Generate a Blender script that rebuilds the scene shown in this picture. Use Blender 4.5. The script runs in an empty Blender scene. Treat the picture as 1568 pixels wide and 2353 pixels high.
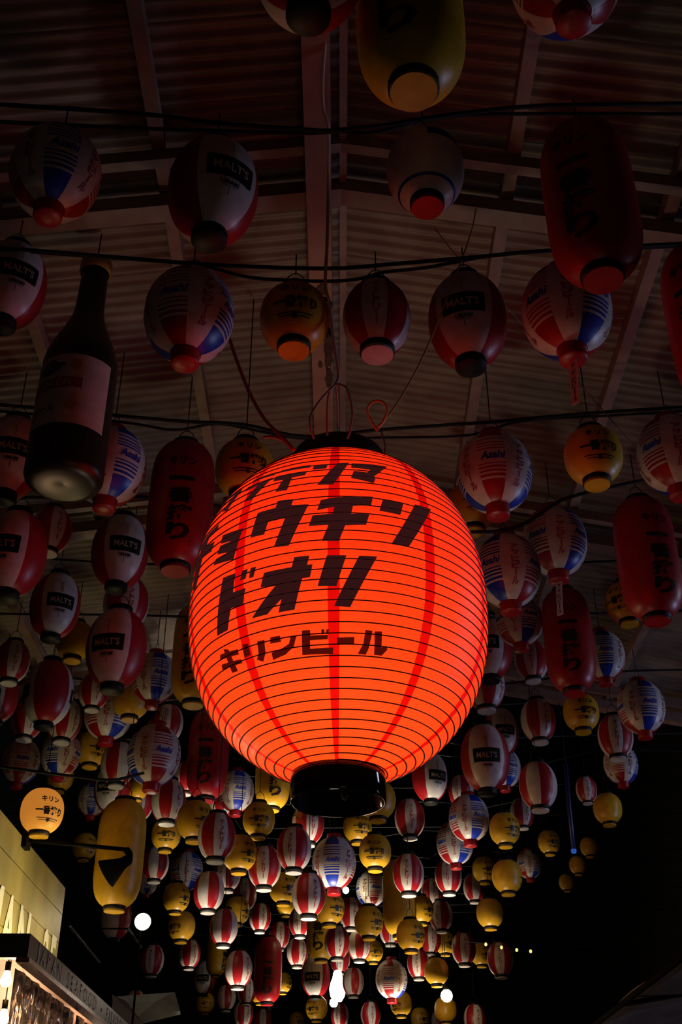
import bpy, bmesh, math, random
from math import sin, cos, pi, radians, hypot
from mathutils import Vector, Matrix
random.seed(7)
scene = bpy.context.scene
C = scene.collection

# ------------------------------------------------------------------ camera
cam_d = bpy.data.cameras.new('camera')
cam_d.sensor_fit = 'VERTICAL'; cam_d.sensor_height = 36.0; cam_d.lens = 36.0 * 2605 / 2353
cam_d.clip_start = 0.05; cam_d.clip_end = 200
cam = bpy.data.objects.new('camera', cam_d); C.objects.link(cam)
cam.location = (0, 0, 1.5); cam.rotation_euler = (radians(90 + 32), 0, 0)
scene.camera = cam

# ------------------------------------------------------------------ world, lights, exposure
w = bpy.data.worlds.new('night'); scene.world = w; w.use_nodes = True
bg = w.node_tree.nodes['Background']; bg.inputs[0].default_value = (.75, .85, 1, 1); bg.inputs[1].default_value = .003
scene.view_settings.view_transform = 'Standard'
try: scene.view_settings.look = 'None'
except Exception: pass
scene.view_settings.exposure = 0; scene.view_settings.gamma = 1; scene.view_settings.use_curve_mapping = False
scene.cycles.use_denoising = True
scene.cycles.max_bounces = 6
scene.cycles.transparent_max_bounces = 32

def light(name, kind, loc, power, col, size=.3, aim=None, size_y=None):
    d = bpy.data.lights.new(name, kind); d.energy = power; d.color = col
    if kind == 'AREA':
        d.size = size
        if size_y: d.shape = 'RECTANGLE'; d.size_y = size_y
    elif kind in ('POINT', 'SPOT'): d.shadow_soft_size = size
    o = bpy.data.objects.new(name, d); C.objects.link(o); o.location = loc
    if aim is not None:
        o.rotation_euler = (Vector(aim) - Vector(loc)).to_track_quat('-Z', 'Y').to_euler()
    return o
# the open side street on the right: cool shop-front light at street height
light('side_street_light', 'AREA', (8.0, 6.2, 2.3), 85, (.52, .60, 1.0), 2.0, (0, 6.6, 4.3), 1.3)
# unseen upward lights added below the picture to brighten the lantern bottoms
for x, y, pw in ((-1.6, 7.6, 5), (-1.1, 9.0, 6), (-.2, 8.6, 6), (.5, 9.3, 6), (.9, 10.6, 5), (-.8, 10.6, 7), (.3, 11.2, 8), (.6, 12.6, 8), (-.2, 13.0, 9), (.8, 14.6, 9), (-1.0, 13.6, 8), (-.6, 16.5, 9)):
    d_ = light('unseen_uplight', 'AREA', (x, y, 1.2), pw * 1.8, (1, .84, .62), .3, (x, y, 4)); d_.data.spread = radians(42)
light('upper_window_light', 'AREA', (8.0, 6.5, 5.6), 40, (.72, .72, 1.0), .8, (0, 3.6, 2.6), 1.7)
light('low_fill_light', 'POINT', (.4, 1.6, .9), 3.2, (1, .78, .60), .3)  # added: unseen warm fill from below for the near roof
light('low_fill_light', 'POINT', (.2, 6.9, 1.3), 8.0, (1, .68, .45), .2)  # added: unseen low fill for the roof and far lantern fronts
d_ = light('unseen_uplight', 'AREA', (.2, 4.8, .7), 1.8, (1, .80, .60), .4, (.0, 4.0, 5)); d_.data.spread = radians(64)  # added upward fill for the tin roof, not a stall counter

# ------------------------------------------------------------------ materials
MATS = {}
def mat(name, col, rough=.5, emit=None, es=0., var=.12, scale=18., metal=0., bump=0., spec=.5, col2=None, coat=0.):
    if name in MATS: return MATS[name]
    m = bpy.data.materials.new(name); m.use_nodes = True; nt = m.node_tree; N = nt.nodes; b = N['Principled BSDF']
    b.inputs['Roughness'].default_value = rough; b.inputs['Metallic'].default_value = metal
    b.inputs['Specular IOR Level'].default_value = spec
    if coat: b.inputs['Coat Weight'].default_value = coat; b.inputs['Coat Roughness'].default_value = .12
    tc = N.new('ShaderNodeTexCoord'); nz = N.new('ShaderNodeTexNoise'); nz.inputs['Scale'].default_value = scale; nz.inputs['Detail'].default_value = 4
    nt.links.new(tc.outputs['Object'], nz.inputs['Vector'])
    cr = N.new('ShaderNodeValToRGB'); cr.color_ramp.elements[0].position = .3; cr.color_ramp.elements[1].position = .7
    c2 = col2 or tuple(c * (1 - 2 * var) for c in col)
    cr.color_ramp.elements[0].color = (*c2, 1); cr.color_ramp.elements[1].color = (*col, 1)
    nt.links.new(nz.outputs['Fac'], cr.inputs[0]); nt.links.new(cr.outputs[0], b.inputs['Base Color'])
    if bump:
        bp = N.new('ShaderNodeBump'); bp.inputs['Strength'].default_value = bump; bp.inputs['Distance'].default_value = .01
        nt.links.new(nz.outputs['Fac'], bp.inputs['Height']); nt.links.new(bp.outputs[0], b.inputs['Normal'])
    if emit:
        b.inputs['Emission Color'].default_value = (*emit, 1); b.inputs['Emission Strength'].default_value = es
    MATS[name] = m; return m

def lamp_paper(name, col, emit, es, trans):
    """paper of a lit lantern: lets the bulb inside shine through and glows on its own"""
    m = bpy.data.materials.new(name); m.use_nodes = True; nt = m.node_tree; N = nt.nodes; L = nt.links
    out = N['Material Output']; N.remove(N['Principled BSDF'])
    nz = N.new('ShaderNodeTexNoise'); nz.inputs['Scale'].default_value = 60; tc = N.new('ShaderNodeTexCoord'); L.new(tc.outputs['Object'], nz.inputs['Vector'])
    mp = N.new('ShaderNodeMapRange'); mp.inputs['To Min'].default_value = .9; mp.inputs['To Max'].default_value = 1.08; L.new(nz.outputs['Fac'], mp.inputs['Value'])
    tr = N.new('ShaderNodeBsdfTranslucent'); tr.inputs[0].default_value = (*trans, 1)
    pr = N.new('ShaderNodeBsdfPrincipled'); pr.inputs['Base Color'].default_value = (*col, 1); pr.inputs['Roughness'].default_value = .4
    mx = N.new('ShaderNodeMixShader'); mx.inputs[0].default_value = .5; L.new(tr.outputs[0], mx.inputs[1]); L.new(pr.outputs[0], mx.inputs[2])
    em = N.new('ShaderNodeEmission'); em.inputs[0].default_value = (*emit, 1)
    ml = N.new('ShaderNodeMath'); ml.operation = 'MULTIPLY'; ml.inputs[1].default_value = es; L.new(mp.outputs[0], ml.inputs[0]); L.new(ml.outputs[0], em.inputs[1])
    ad = N.new('ShaderNodeAddShader'); L.new(mx.outputs[0], ad.inputs[0]); L.new(em.outputs[0], ad.inputs[1]); L.new(ad.outputs[0], out.inputs[0])
    MATS[name] = m; return m

RED = mat('vinyl_red', (.36, .006, .012), .38, bump=.05)
WHITE = mat('vinyl_white', (.62, .58, .55), .38, bump=.05)
BLUE = mat('vinyl_blue', (.008, .035, .42), .38)
YELLOW = mat('vinyl_yellow', (.66, .36, .015), .38, bump=.05)
BLACK = mat('black_plastic', (.004, .004, .004), .55, spec=.25)
INK = mat('black_ink', (.007, .006, .006), .4)
REDINK = mat('red_ink', (.30, .005, .01), .4)
CREAM = mat('cream_ink', (.5, .42, .29), .5)
GOLD = mat('gold_ink', (.45, .30, .06), .4)
ROPE = mat('black_rope', (.006, .006, .006), .8)
WCAB = mat('white_cable', (.62, .55, .50), .5)
YSTR = mat('yellow_string', (.55, .33, .06), .6)
RCORD = mat('red_cord', (.45, .02, .02), .6)
GREYCORD = mat('grey_cord', (.25, .2, .18), .6)

# ------------------------------------------------------------------ mesh helpers
def new_obj(name, me, parent=None):
    o = bpy.data.objects.new(name, me); C.objects.link(o)
    if parent: o.parent = parent
    return o
def mesh(name, V, F, mats, idx=None, smooth=True):
    me = bpy.data.meshes.new(name); me.from_pydata([tuple(v) for v in V], [], F)
    for m in (mats if isinstance(mats, (list, tuple)) else [mats]): me.materials.append(m)
    if idx: me.polygons.foreach_set('material_index', idx)
    if smooth: me.polygons.foreach_set('use_smooth', [True] * len(F))
    me.update(); return me
def empty(name, loc=(0, 0, 0), rz=0., label=None, cat=None, group=None):
    o = bpy.data.objects.new(name, None); C.objects.link(o); o.empty_display_size = .05
    o.location = loc; o.rotation_euler = (0, 0, rz); tag(o, label, cat, group); return o
def tag(o, label=None, cat=None, group=None, kind=None):
    if label: o['label'] = label
    if cat: o['category'] = cat
    if group: o['group'] = group
    if kind: o['kind'] = kind
    return o
def boxmesh(name, x0, x1, y0, y1, z0, z1, m):
    V = [(x, y, z) for x in (x0, x1) for y in (y0, y1) for z in (z0, z1)]
    F = [(0, 1, 3, 2), (4, 6, 7, 5), (0, 4, 5, 1), (2, 3, 7, 6), (0, 2, 6, 4), (1, 5, 7, 3)]
    return mesh(name, V, F, m, smooth=False)
def lathe(name, prof, m, seg=24, smooth=True):
    """prof: (r, z) bottom to top"""
    V, F = [], []
    for r, z in prof:
        for k in range(seg):
            a = 2 * pi * k / seg; V.append((r * sin(a), -r * cos(a), z))
    for i in range(len(prof) - 1):
        for k in range(seg):
            k2 = (k + 1) % seg; F.append((i * seg + k, i * seg + k2, (i + 1) * seg + k2, (i + 1) * seg + k))
    return mesh(name, V, F, m, smooth=smooth)
def disc_profile(r, z0, z1):  # solid plate, closed
    return [(0.0005, z0), (r, z0), (r, z1), (0.0005, z1)]
def tube(name, pts, rad, m, sides=6, closed=False):
    P = [Vector(p) for p in pts]; n = len(P); V, F = [], []
    up = None
    for i, p in enumerate(P):
        if closed: t = P[(i + 1) % n] - P[i - 1]
        else: t = P[min(i + 1, n - 1)] - P[max(i - 1, 0)]
        t.normalize()
        if up is None:
            up = Vector((0, 0, 1)) if abs(t.z) < .9 else Vector((1, 0, 0))
        u = (up - t * up.dot(t)).normalized(); v = t.cross(u); up = u
        for k in range(sides):
            a = 2 * pi * k / sides; V.append(p + u * (rad * cos(a)) + v * (rad * sin(a)))
    for i in range(n if closed else n - 1):
        j = (i + 1) % n
        for k in range(sides):
            k2 = (k + 1) % sides; F.append((i * sides + k, i * sides + k2, j * sides + k2, j * sides + k))
    if not closed:
        F.append(tuple(range(sides))[::-1]); F.append(tuple((n - 1) * sides + k for k in range(sides)))
    return mesh(name, V, F, m)
def smooth_path(pts, k=6):
    """Catmull-Rom through pts"""
    P = [Vector(p) for p in pts]; out = []
    for i in range(len(P) - 1):
        a, b, c, d = P[max(i - 1, 0)], P[i], P[i + 1], P[min(i + 2, len(P) - 1)]
        for s in range(k):
            t = s / k
            out.append(.5 * ((2 * b) + (c - a) * t + (2 * a - 5 * b + 4 * c - d) * t * t + (3 * b - a - 3 * c + d) * t ** 3))
    out.append(P[-1]); return out

# flat shapes (letters, labels) laid on curved or flat surfaces
_txt = {}
def glyphs(s, bold=.02):
    key = (s, bold)
    if key not in _txt:
        c = bpy.data.curves.new('t', 'FONT'); c.body = s; c.size = 1; c.resolution_u = 2; c.offset = bold
        o = bpy.data.objects.new('t', c); C.objects.link(o)
        me = bpy.data.meshes.new_from_object(o.evaluated_get(bpy.context.evaluated_depsgraph_get()))
        V = [(v.co.x, v.co.y) for v in me.vertices]; F = [tuple(p.vertices) for p in me.polygons]
        bpy.data.objects.remove(o); bpy.data.curves.remove(c); bpy.data.meshes.remove(me)
        x0 = min(v[0] for v in V); x1 = max(v[0] for v in V); y0 = min(v[1] for v in V); y1 = max(v[1] for v in V)
        V = [((x - (x0 + x1) / 2), (y - (y0 + y1) / 2)) for x, y in V]
        _txt[key] = (V, F, x1 - x0, y1 - y0)
    return _txt[key]
def text2d(s, w=None, h=None, cx=0., cy=0., bold=.02, vertical=False, slant=0.):
    """returns [(verts2d, faces)] ; fits width w and/or height h"""
    if vertical:
        out = []; n = len(s); step = h / n
        for i, ch in enumerate(s):
            if ch == 'ー':
                out.append(([(cx - .09 * step, cy + h / 2 - (i + .08) * step), (cx + .09 * step, cy + h / 2 - (i + .08) * step),
                             (cx + .09 * step, cy + h / 2 - (i + .92) * step), (cx - .09 * step, cy + h / 2 - (i + .92) * step)], [(3, 2, 1, 0)])); continue
            V, F, gw, gh = glyphs(ch, bold); sx = w / max(gw, .6); sy = step * .9 / max(gh, .62)
            y = cy + h / 2 - (i + .5) * step
            out.append(([(cx + a * sx, y + b * sy) for a, b in V], F))
        return out
    V, F, gw, gh = glyphs(s, bold)
    sx = (w / gw) if w else h / gh; sy = (h / gh) if h else sx
    return [([(cx + a * sx + slant * b * sy, cy + b * sy) for a, b in V], F)]
def rect2d(x0, x1, y0, y1): return ([(x0, y0), (x1, y0), (x1, y1), (x0, y1)], [(0, 1, 2, 3)])
def lay(name, shapes, fn, m, step=.02):
    """shapes in a plane (u, v) -> mesh with fn(u, v) -> xyz, cut finely enough to follow the surface"""
    bm = bmesh.new()
    for V, F in shapes:
        vs = [bm.verts.new((a, b, 0)) for a, b in V]
        for f in F:
            try: bm.faces.new([vs[i] for i in f])
            except ValueError: pass
    bmesh.ops.triangulate(bm, faces=bm.faces[:])
    for _ in range(5):
        es = [e for e in bm.edges if e.calc_length() > step]
        if not es: break
        bmesh.ops.subdivide_edges(bm, edges=es, cuts=1)
        bmesh.ops.triangulate(bm, faces=[f for f in bm.faces if len(f.verts) > 3])
    bm.normal_update()
    for f in bm.faces:
        if f.normal.z < 0: f.normal_flip()
    for v in bm.verts: v.co = fn(v.co.x, v.co.y)
    me = bpy.data.meshes.new(name); bm.to_mesh(me); bm.free(); me.materials.append(m)
    return me

# ------------------------------------------------------------------ the setting
RIDGE = 1.5 + 3.75
def slope(x): return .13 if x < 0 else .19
def roofz(x): return RIDGE - slope(x) * abs(x)
TIN = mat('tin_roof', (.30, .235, .19), .55, col2=(.17, .12, .095), scale=5)
STEEL = mat('painted_steel', (.34, .22, .17), .45, col2=(.24, .13, .10), scale=9)
BEAM = mat('salmon_beam_paint', (.42, .20, .15), .5, col2=(.33, .14, .10), scale=6)
RUST = mat('rust', (.10, .035, .012), .8, col2=(.03, .012, .006), scale=40, bump=.6)
DARK = mat('night_wall', (.02, .019, .018), .9)
ASPH = mat('asphalt', (.05, .048, .045), .85, scale=40)

ceiling = tag(empty('ceiling'), kind='structure')
PITCH, WAVES = .065, 10
def sheet_mesh(side):
    V, F = [], []; n = WAVES * 8; xs = (0, 1.1, 2.2, 3.3, 4.4) if side < 0 else (0, .9, 1.8, 2.6, 3.4)
    for i in range(n + 1):
        y = i * PITCH / 8
        for x in xs: V.append((side * x, y, -slope(side) * x + .011 * sin(2 * pi * y / PITCH)))
    k = len(xs)
    for i in range(n):
        for j in range(k - 1):
            f = (i * k + j, i * k + j + 1, (i + 1) * k + j + 1, (i + 1) * k + j); F.append(f if side < 0 else f[::-1])
    return mesh('roof_sheet', V, F, TIN)
sheets = {s: sheet_mesh(s) for s in (-1, 1)}
for i in range(14):
    for s in (-1, 1):
        o = new_obj('roof_sheet', sheets[s], ceiling)
        o.location = (0, -.6 + i * (PITCH * WAVES - .03), RIDGE + .004 * (i % 2)); o.rotation_euler = (random.uniform(-.0012, .0012), 0, 0)
Y0, Y1 = -.6, 8.1
def cross_beam(name, y, w_, h_, drop, m):
    V, F = [], []
    for x in (-4.3, 0, 3.4):
        z = roofz(x) - drop
        V += [(x, y - w_ / 2, z), (x, y + w_ / 2, z), (x, y + w_ / 2, z + h_), (x, y - w_ / 2, z + h_)]
    for i in (0, 4):
        for k in range(4): F.append((i + k, i + (k + 1) % 4, i + 4 + (k + 1) % 4, i + 4 + k))
    F += [(3, 2, 1, 0), (8, 9, 10, 11)]
    return new_obj(name, mesh(name, V, F, m, smooth=False), ceiling)
for x in (-2.9, -2.15, -1.42, -.72, .68, 1.32, 2.0, 2.75):
    z = roofz(x)
    new_obj('purlin', boxmesh('purlin', x - .026, x + .026, Y0, Y1, z - .075, z - .014, STEEL), ceiling)
rb = new_obj('ridge_beam', boxmesh('ridge_beam', -.14, -.04, Y0, Y1, RIDGE - .25, RIDGE - .03, BEAM), ceiling)
new_obj('ridge_batten', boxmesh('ridge_batten', -.006, .024, Y0, Y1, RIDGE - .12, RIDGE - .06, STEEL), ceiling)
for y in (1.0, 3.05, 5.45, 7.7):
    cross_beam('rafter', y, .045, .06, .14, STEEL)
    cross_beam('rafter', y + .24, .09, .07, .16, STEEL)
# rust patch on the beam above the big lantern
def blotch(cx, cy, rx, ry, seed):
    rnd = random.Random(seed); n = 22
    return ([(cx + rx * cos(2 * pi * k / n) * rnd.uniform(.65, 1.1), cy + ry * sin(2 * pi * k / n) * rnd.uniform(.65, 1.1)) for k in range(n)], [tuple(range(n))])
new_obj('rust_patch', lay('rust_patch', [blotch(-.072, 3.93, .038, .17, 1), blotch(-.060, 4.15, .026, .16, 2), blotch(-.058, 4.36, .02, .10, 7), blotch(-.085, 3.74, .025, .05, 4), blotch(-.10, 4.26, .012, .03, 5)],
        lambda u, v: (u, v, RIDGE - .2512), RUST, .1), rb)

tag(new_obj('floor', boxmesh('floor', -6, 6, -4, 26, -.06, 0, ASPH)), 'dark asphalt alley floor under the lanterns', 'floor', kind='structure')
tag(new_obj('wall_left', boxmesh('wall_left', -4.5, -4.35, 2.5, 24, 0, 9, DARK)), 'unlit wall along the alley behind the stall', 'wall', kind='structure')
tag(new_obj('wall_right', boxmesh('wall_right', 4.35, 4.5, 8.5, 24, 0, 9, DARK)), 'unlit wall along the alley on the right', 'wall', kind='structure')
tag(new_obj('wall_end', boxmesh('wall_end', -4.35, 4.35, 23.6, 23.75, 0, 9, DARK)), 'dark wall closing the far end of the alley', 'wall', kind='structure')

tag(new_obj('ceiling_added', boxmesh('ceiling_added', -4.5, 4.5, 8.2, 23.8, 9, 9.1, DARK)), 'added high dark roof keeping the far part of the alley black', 'ceiling', kind='structure')  # made up: dark high roof so gaps between far lanterns stay black

# ------------------------------------------------------------------ the big glowing lantern
BX, BY, BZ = -.009, 3.4315, 3.235
BH, BA, BE = .56, .5815, 2.37
def br(z): return .5 * math.sqrt(max(1 - (abs(z) / BA) ** BE, 1e-4))
PAPER = lamp_paper('lantern_paper', (.6, .06, .07), (.46, .007, .0016), 1.0, (1.0, .14, .023))
SEAM = lamp_paper('lantern_seam_paper', (.45, .008, .006), (.36, .001, .0005), 1.0, (.5, .006, .003))
PAINT = mat('black_lantern_paint', (.030, .018, .022), .32, var=.25, scale=30, emit=(.030, .006, .006), es=1.0)  # emission stands in for bulb light seeping through the paint
THINPAINT = mat('thin_brown_paint', (.05, .006, .003), .5, emit=(.075, .003, .001), es=1.0)  # lamp light through the thinner paint, put in as emission
GLOSSBLACK = mat('glossy_black_lacquer', (.004, .004, .005), .07, var=0)
big = empty('paper_lantern', (BX, BY, BZ - BH), 0, 'large glowing red paper lantern with black katakana lettering in the centre', 'lantern')
NR = 44
_arc = [(0., -BH)]
for _i in range(1, 2001):
    _z = -BH + 2 * BH * _i / 2000; _a, _p = _arc[-1]; _arc.append((_a + hypot(_z - _p, br(_z) - br(_p)), _z))
def bz(t):                                     # t 0..1 along the outline, so the ribs are evenly spaced on the paper
    q = t * _arc[-1][0]; lo, hi = 0, 2000
    while hi - lo > 1:
        m_ = (lo + hi) // 2
        if _arc[m_][0] <= q: lo = m_
        else: hi = m_
    (a0, z0), (a1, z1) = _arc[lo], _arc[hi]; return z0 + (z1 - z0) * (q - a0) / max(a1 - a0, 1e-9)
def pt(r, a, z): return (r * sin(a), -r * cos(a), z + BH)
# ring angles: 10 gores with a narrow seam strip between them
angs = []; mi = []
seams = [-1.5 + 36 * g for g in range(10)]
for a0 in seams:
    angs.append(radians(a0 - 2.1)); mi.append(1)
    for k in range(14): angs.append(radians(a0 + 2.1 + (36 - 4.2) * k / 14)); mi.append(0)
V, F, I = [], [], []
rows = NR * 3
for i in range(rows + 1):
    t = i / rows; z = bz(t); ph = (i % 3) / 3
    r = br(z) - .0035 * sin(pi * ph) * (1 if 0 < i < rows else 0)
    for a in angs: V.append(pt(r, a, z))
na = len(angs)
for i in range(rows):
    for k in range(na):
        F.append((i * na + k, i * na + (k + 1) % na, (i + 1) * na + (k + 1) % na, (i + 1) * na + k)); I.append(mi[k])
new_obj('lantern_body', mesh('lantern_body', V, F, [PAPER, SEAM], I), big)
WIRE = mat('rib_wire', (.05, .004, .003), .6)
hel = []
for i in range(NR * 72 + 1):
    t = i / (NR * 72); z = bz(min(max(t, .002), .998)); a = 2 * pi * i / 72
    hel.append(pt(br(z) + .0002, a, z))
new_obj('wire_rib', tube('wire_rib', hel, .0023, WIRE, 4), big)
def on_big(u, v):  # u degrees, v mm
    z = v / 1000; a = radians(u); r = br(z) + .0014
    return pt(r, a, z)
LETTERS = [
    ([[(5.7,323),(21.6,333),(14.3,262),(14.6,249),(13.6,228),(4.9,244),(6.3,281),(11.7,278),(13.2,295),(5.3,297)]],0),
    ([[(-10.0,317),(-4.3,316),(-4.9,292),(-10.5,292)],[(-0.2,322),(4.7,326),(-1.8,212),(-8.0,213)]],0),
    ([[(-24.8,319),(-11.5,321),(-11.9,305),(-25.3,307)],[(-26.5,291),(-12.4,288),(-13.3,267),(-18.5,265),(-19.6,208),(-24.5,212),(-22.4,263),(-26.9,268)]],0),
    ([[(-39.1,323),(-26.7,318),(-27.7,303),(-39.9,310)],[(-40.9,291),(-27.2,291),(-29.0,277),(-35.1,209),(-39.4,219),(-34.7,276),(-41.6,270)]],0),
    ([[(-58.5,322),(-45.2,305),(-44.6,287),(-49.4,222),(-54.0,235),(-49.6,291),(-55.6,294),(-57.8,258),(-61.5,262)]],0),
    ([[(-6.2,148),(-1.1,156),(12.8,168),(11.9,131),(5.3,123),(4.6,93),(11.2,99),(9.8,55),(2.5,49),(0.3,-7),(-5.6,-5),(-3.3,51),(-10.3,51),(-9.0,89),(-2.0,92),(-1.3,119),(-7.5,107)]],0),
    ([[(16.4,160),(24.6,162),(22.8,112),(14.8,114)],[(29.8,174),(37.3,178),(25.3,0),(18.7,-2)]],0),
    ([[(-22.8,169),(-16.5,164),(-17.0,140),(-10.5,134),(-17.2,-10),(-22.9,-6),(-19.1,92),(-25.6,96),(-26.9,49),(-32.8,52),(-30.7,141),(-23.2,142)]],0),
    ([[(-47.8,113),(-36.7,100),(-40.2,-4),(-51.8,16),(-50.4,34),(-43.6,33),(-49.8,49),(-48.5,75),(-42.0,70),(-48.3,83)]],0),
    ([[(-70.5,158),(-62.3,176),(-52.6,180),(-52.4,152),(-58.9,150),(-60.0,122),(-52.8,112),(-54.3,78),(-62.0,86),(-64.3,20),(-66.5,-14),(-71.6,10),(-69.5,88),(-74.5,88),(-73.5,118),(-67.2,122),(-66.6,140),(-70.8,134)]],0),
    ([[(-45.3,-51),(-38.8,-55),(-40.1,-116),(-34.2,-117),(-36.0,-167),(-41.6,-163),(-44.5,-223),(-51.0,-224)],[(-35.8,-56),(-33.2,-56),(-34.2,-87),(-36.7,-86)],[(-32.0,-56),(-29.7,-57),(-30.8,-90),(-32.7,-89)]],0),
    ([[(-15.2,-52),(-9.8,-52),(-10.6,-82),(-8.7,-82),(-9.6,-123),(-12.3,-124),(-15.5,-216),(-21.6,-217),(-20.1,-179),(-26.0,-216),(-32.6,-216),(-21.9,-133),(-28.0,-130),(-26.5,-85),(-16.1,-84)]],0),
    ([[(-3.8,-55),(2.9,-55),(-0.5,-154),(-7.0,-152)],[(7.3,-54),(13.6,-52),(4.3,-216),(-1.3,-213)]],0),
    ([[(-51.8,-278),(-41.6,-286),(-41.6,-301),(-52.9,-292)],[(-52.8,-305),(-41.3,-315),(-41.2,-326),(-53.4,-319)],[(-49.0,-269),(-46.3,-276),(-44.7,-341),(-48.3,-339)]],1),
    ([[(-38.8,-279),(-36.0,-281),(-36.0,-313),(-39.4,-315)],[(-31.8,-283),(-28.6,-284),(-29.2,-320),(-31.1,-339),(-33.8,-330),(-32.3,-315)]],1),
    ([[(-26.0,-281),(-22.0,-281),(-21.9,-298),(-26.4,-298)],[(-17.8,-288),(-15.5,-288),(-17.1,-316),(-20.8,-333),(-26.6,-341),(-26.6,-322),(-22.0,-316),(-18.9,-307)]],1),
    ([[(-13.3,-276),(-10.2,-277),(-10.3,-292),(-3.6,-292),(-3.8,-304),(-10.5,-304),(-10.7,-326),(-1.8,-325),(-1.9,-342),(-14.1,-340)],[(-6.1,-277),(-5.0,-276),(-5.1,-290),(-6.1,-290)],[(-4.2,-277),(-3.2,-277),(-3.7,-290),(-4.5,-290)]],1),
    ([[(-0.3,-300),(6.1,-297),(6.2,-316),(-0.3,-319)]],1),
    ([[(10.1,-277),(12.8,-277),(12.0,-322),(11.0,-341),(7.8,-340),(9.7,-313)],[(13.6,-278),(16.4,-276),(16.9,-318),(18.8,-312),(19.4,-322),(17.4,-339),(14.3,-339)]],1),
]
def big_letters(polys, m):
    # plane coordinates in metres while cutting, mapped back to degrees/mm
    k = .0087
    shapes = [([(a * k, b / 1000) for a, b in p], [tuple(range(len(p)))]) for p in polys]
    return lay('painted_character', shapes, lambda u, v: on_big(u / k, v * 1000), m, .022)
for polys, thin in LETTERS:
    new_obj('painted_character', big_letters(polys, THINPAINT if thin else PAINT), big)
ro = br(-BH)
cb = new_obj('bottom_cap', lathe('bottom_cap', [(ro - .002, .012), (ro + .002, .0), (ro + .003, -.082), (ro - .001, -.089), (ro - .007, -.086), (ro - .012, -.02), (.001, -.02)], GLOSSBLACK, 64), big)
new_obj('cap_hook', tube('cap_hook', smooth_path([(.01, -.03, -.02), (.012, -.03, -.065), (.02, -.03, -.085), (.03, -.03, -.07)], 5), .003, GREYCORD), cb)
rt = ro + .022
ct = new_obj('top_cap', lathe('top_cap', [(rt - .01, 2 * BH - .03), (rt, 2 * BH - .02), (rt + .004, 2 * BH + .07), (rt - .004, 2 * BH + .085), (rt - .012, 2 * BH + .08), (rt - .02, 2 * BH + .03), (.001, 2 * BH + .03)], BLACK, 48), big)
def loc(p): return (p[0] - BX, p[1] - BY, p[2] - (BZ - BH))
for pts in (
    [(-0.018, 3.097, 3.959), (-0.066, 3.100, 3.899), (-0.103, 3.108, 3.830), (-0.104, 3.123, 3.786), (-0.092, 3.149, 3.763)],
    [(-0.018, 3.097, 3.959), (-0.042, 3.116, 3.930), (-0.048, 3.152, 3.872), (-0.048, 3.184, 3.803)],
    [(-0.018, 3.097, 3.959), (0.017, 3.096, 3.943), (0.033, 3.112, 3.898), (0.039, 3.132, 3.848), (0.031, 3.159, 3.803), (0.021, 3.174, 3.781)],
    [(-0.018, 3.115, 3.969), (-0.012, 3.192, 3.941), (-0.012, 3.277, 3.899)],
    ):
    new_obj('hanging_wire', tube('hanging_wire', smooth_path([loc(p) for p in pts]), .004, GREYCORD), big)
bulb_glass = mat('lit_bulb_glass', (1, .9, .7), .3, emit=(1, .8, .5), es=30, var=0)
bl = new_obj('bulb', lathe('bulb', [(.001, -.06), (.02, -.055), (.032, -.03), (.03, -.005), (.016, .03), (.014, .05), (.001, .05)], bulb_glass, 16), big); bl.location = (0, -.05, .33)
new_obj('bulb_rod', tube('bulb_rod', [(0, -.05, .38), (0, -.05, .6), (0, 0, 2 * BH + .03)], .006, BLACK), big)
ld = light('lantern_bulb_light', 'POINT', (0, -.05, .33), 12, (1, .72, .42), .05); ld.parent = big

# ------------------------------------------------------------------ small lanterns: one of each kind, then copies
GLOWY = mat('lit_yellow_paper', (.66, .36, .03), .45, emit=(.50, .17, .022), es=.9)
KIND = {}   # letter -> dict of meshes
DIM = {'A': (.33, .37, 2.2, .34), 'M': (.30, .40, 2.2, .38), 'K': (.25, .25, 2.3, .44), 'S': (.25, .295, 2.1, .46), 'T': (.25, .295, 2.1, .46),
       'L': (.30, .66, 5.0, .42), 'Y': (.30, .66, 5.0, .42), 'W': (.26, .30, 2.2, .40)}
def prof(k):
    D, H, e, op = DIM[k]; R = D / 2
    a = (H / 2) / (1 - op * op) ** (1 / e)
    return lambda z: R * math.sqrt(max(1 - (abs(z - H / 2) / a) ** e, 1e-4)), R, H, R * op
def body_mesh(k, mats, colour, segs=48, ribs=30):
    r, R, H, ro = prof(k); V, F, I = [], [], []; rows = ribs * 2
    for i in range(rows + 1):
        z = H * i / rows; rr = r(z) - (.0030 if i % 2 else 0)
        for s in range(segs):
            a = 2 * pi * (s + .5) / segs; V.append((rr * sin(a), -rr * cos(a), z))
    for i in range(rows):
        for s in range(segs):
            s2 = (s + 1) % segs; F.append((i * segs + s, i * segs + s2, (i + 1) * segs + s2, (i + 1) * segs + s))
            I.append(colour(360 * (s + 1) / segs % 360, (i + .5) / rows))
    return mesh('lantern_body', V, F, mats, I)
def gore(ang, n, off=0.): return int(((ang + 180 / n + off) % 360) // (360 / n))
def col_A(ang, t):   # 0 white 1 red 2 blue
    g = gore(ang, 8)
    if g % 2: return 0
    c = 1 if g in (0, 4) else 2
    if t < .18: return c
    for a, b in ((.205, .238), (.262, .288), (.308, .33), (.352, .367), (.56, .575), (.60, .618), (.645, .665), (.70, .725), (.77, 1.01)):
        if a <= t < b: return c
    return 0
def col_M(ang, t): return 0 if (ang <= 42 or ang >= 318 or 138 <= ang <= 222) else 1
def col_S(ang, t): return 0 if gore(ang, 8) % 2 == 0 else 1
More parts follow.
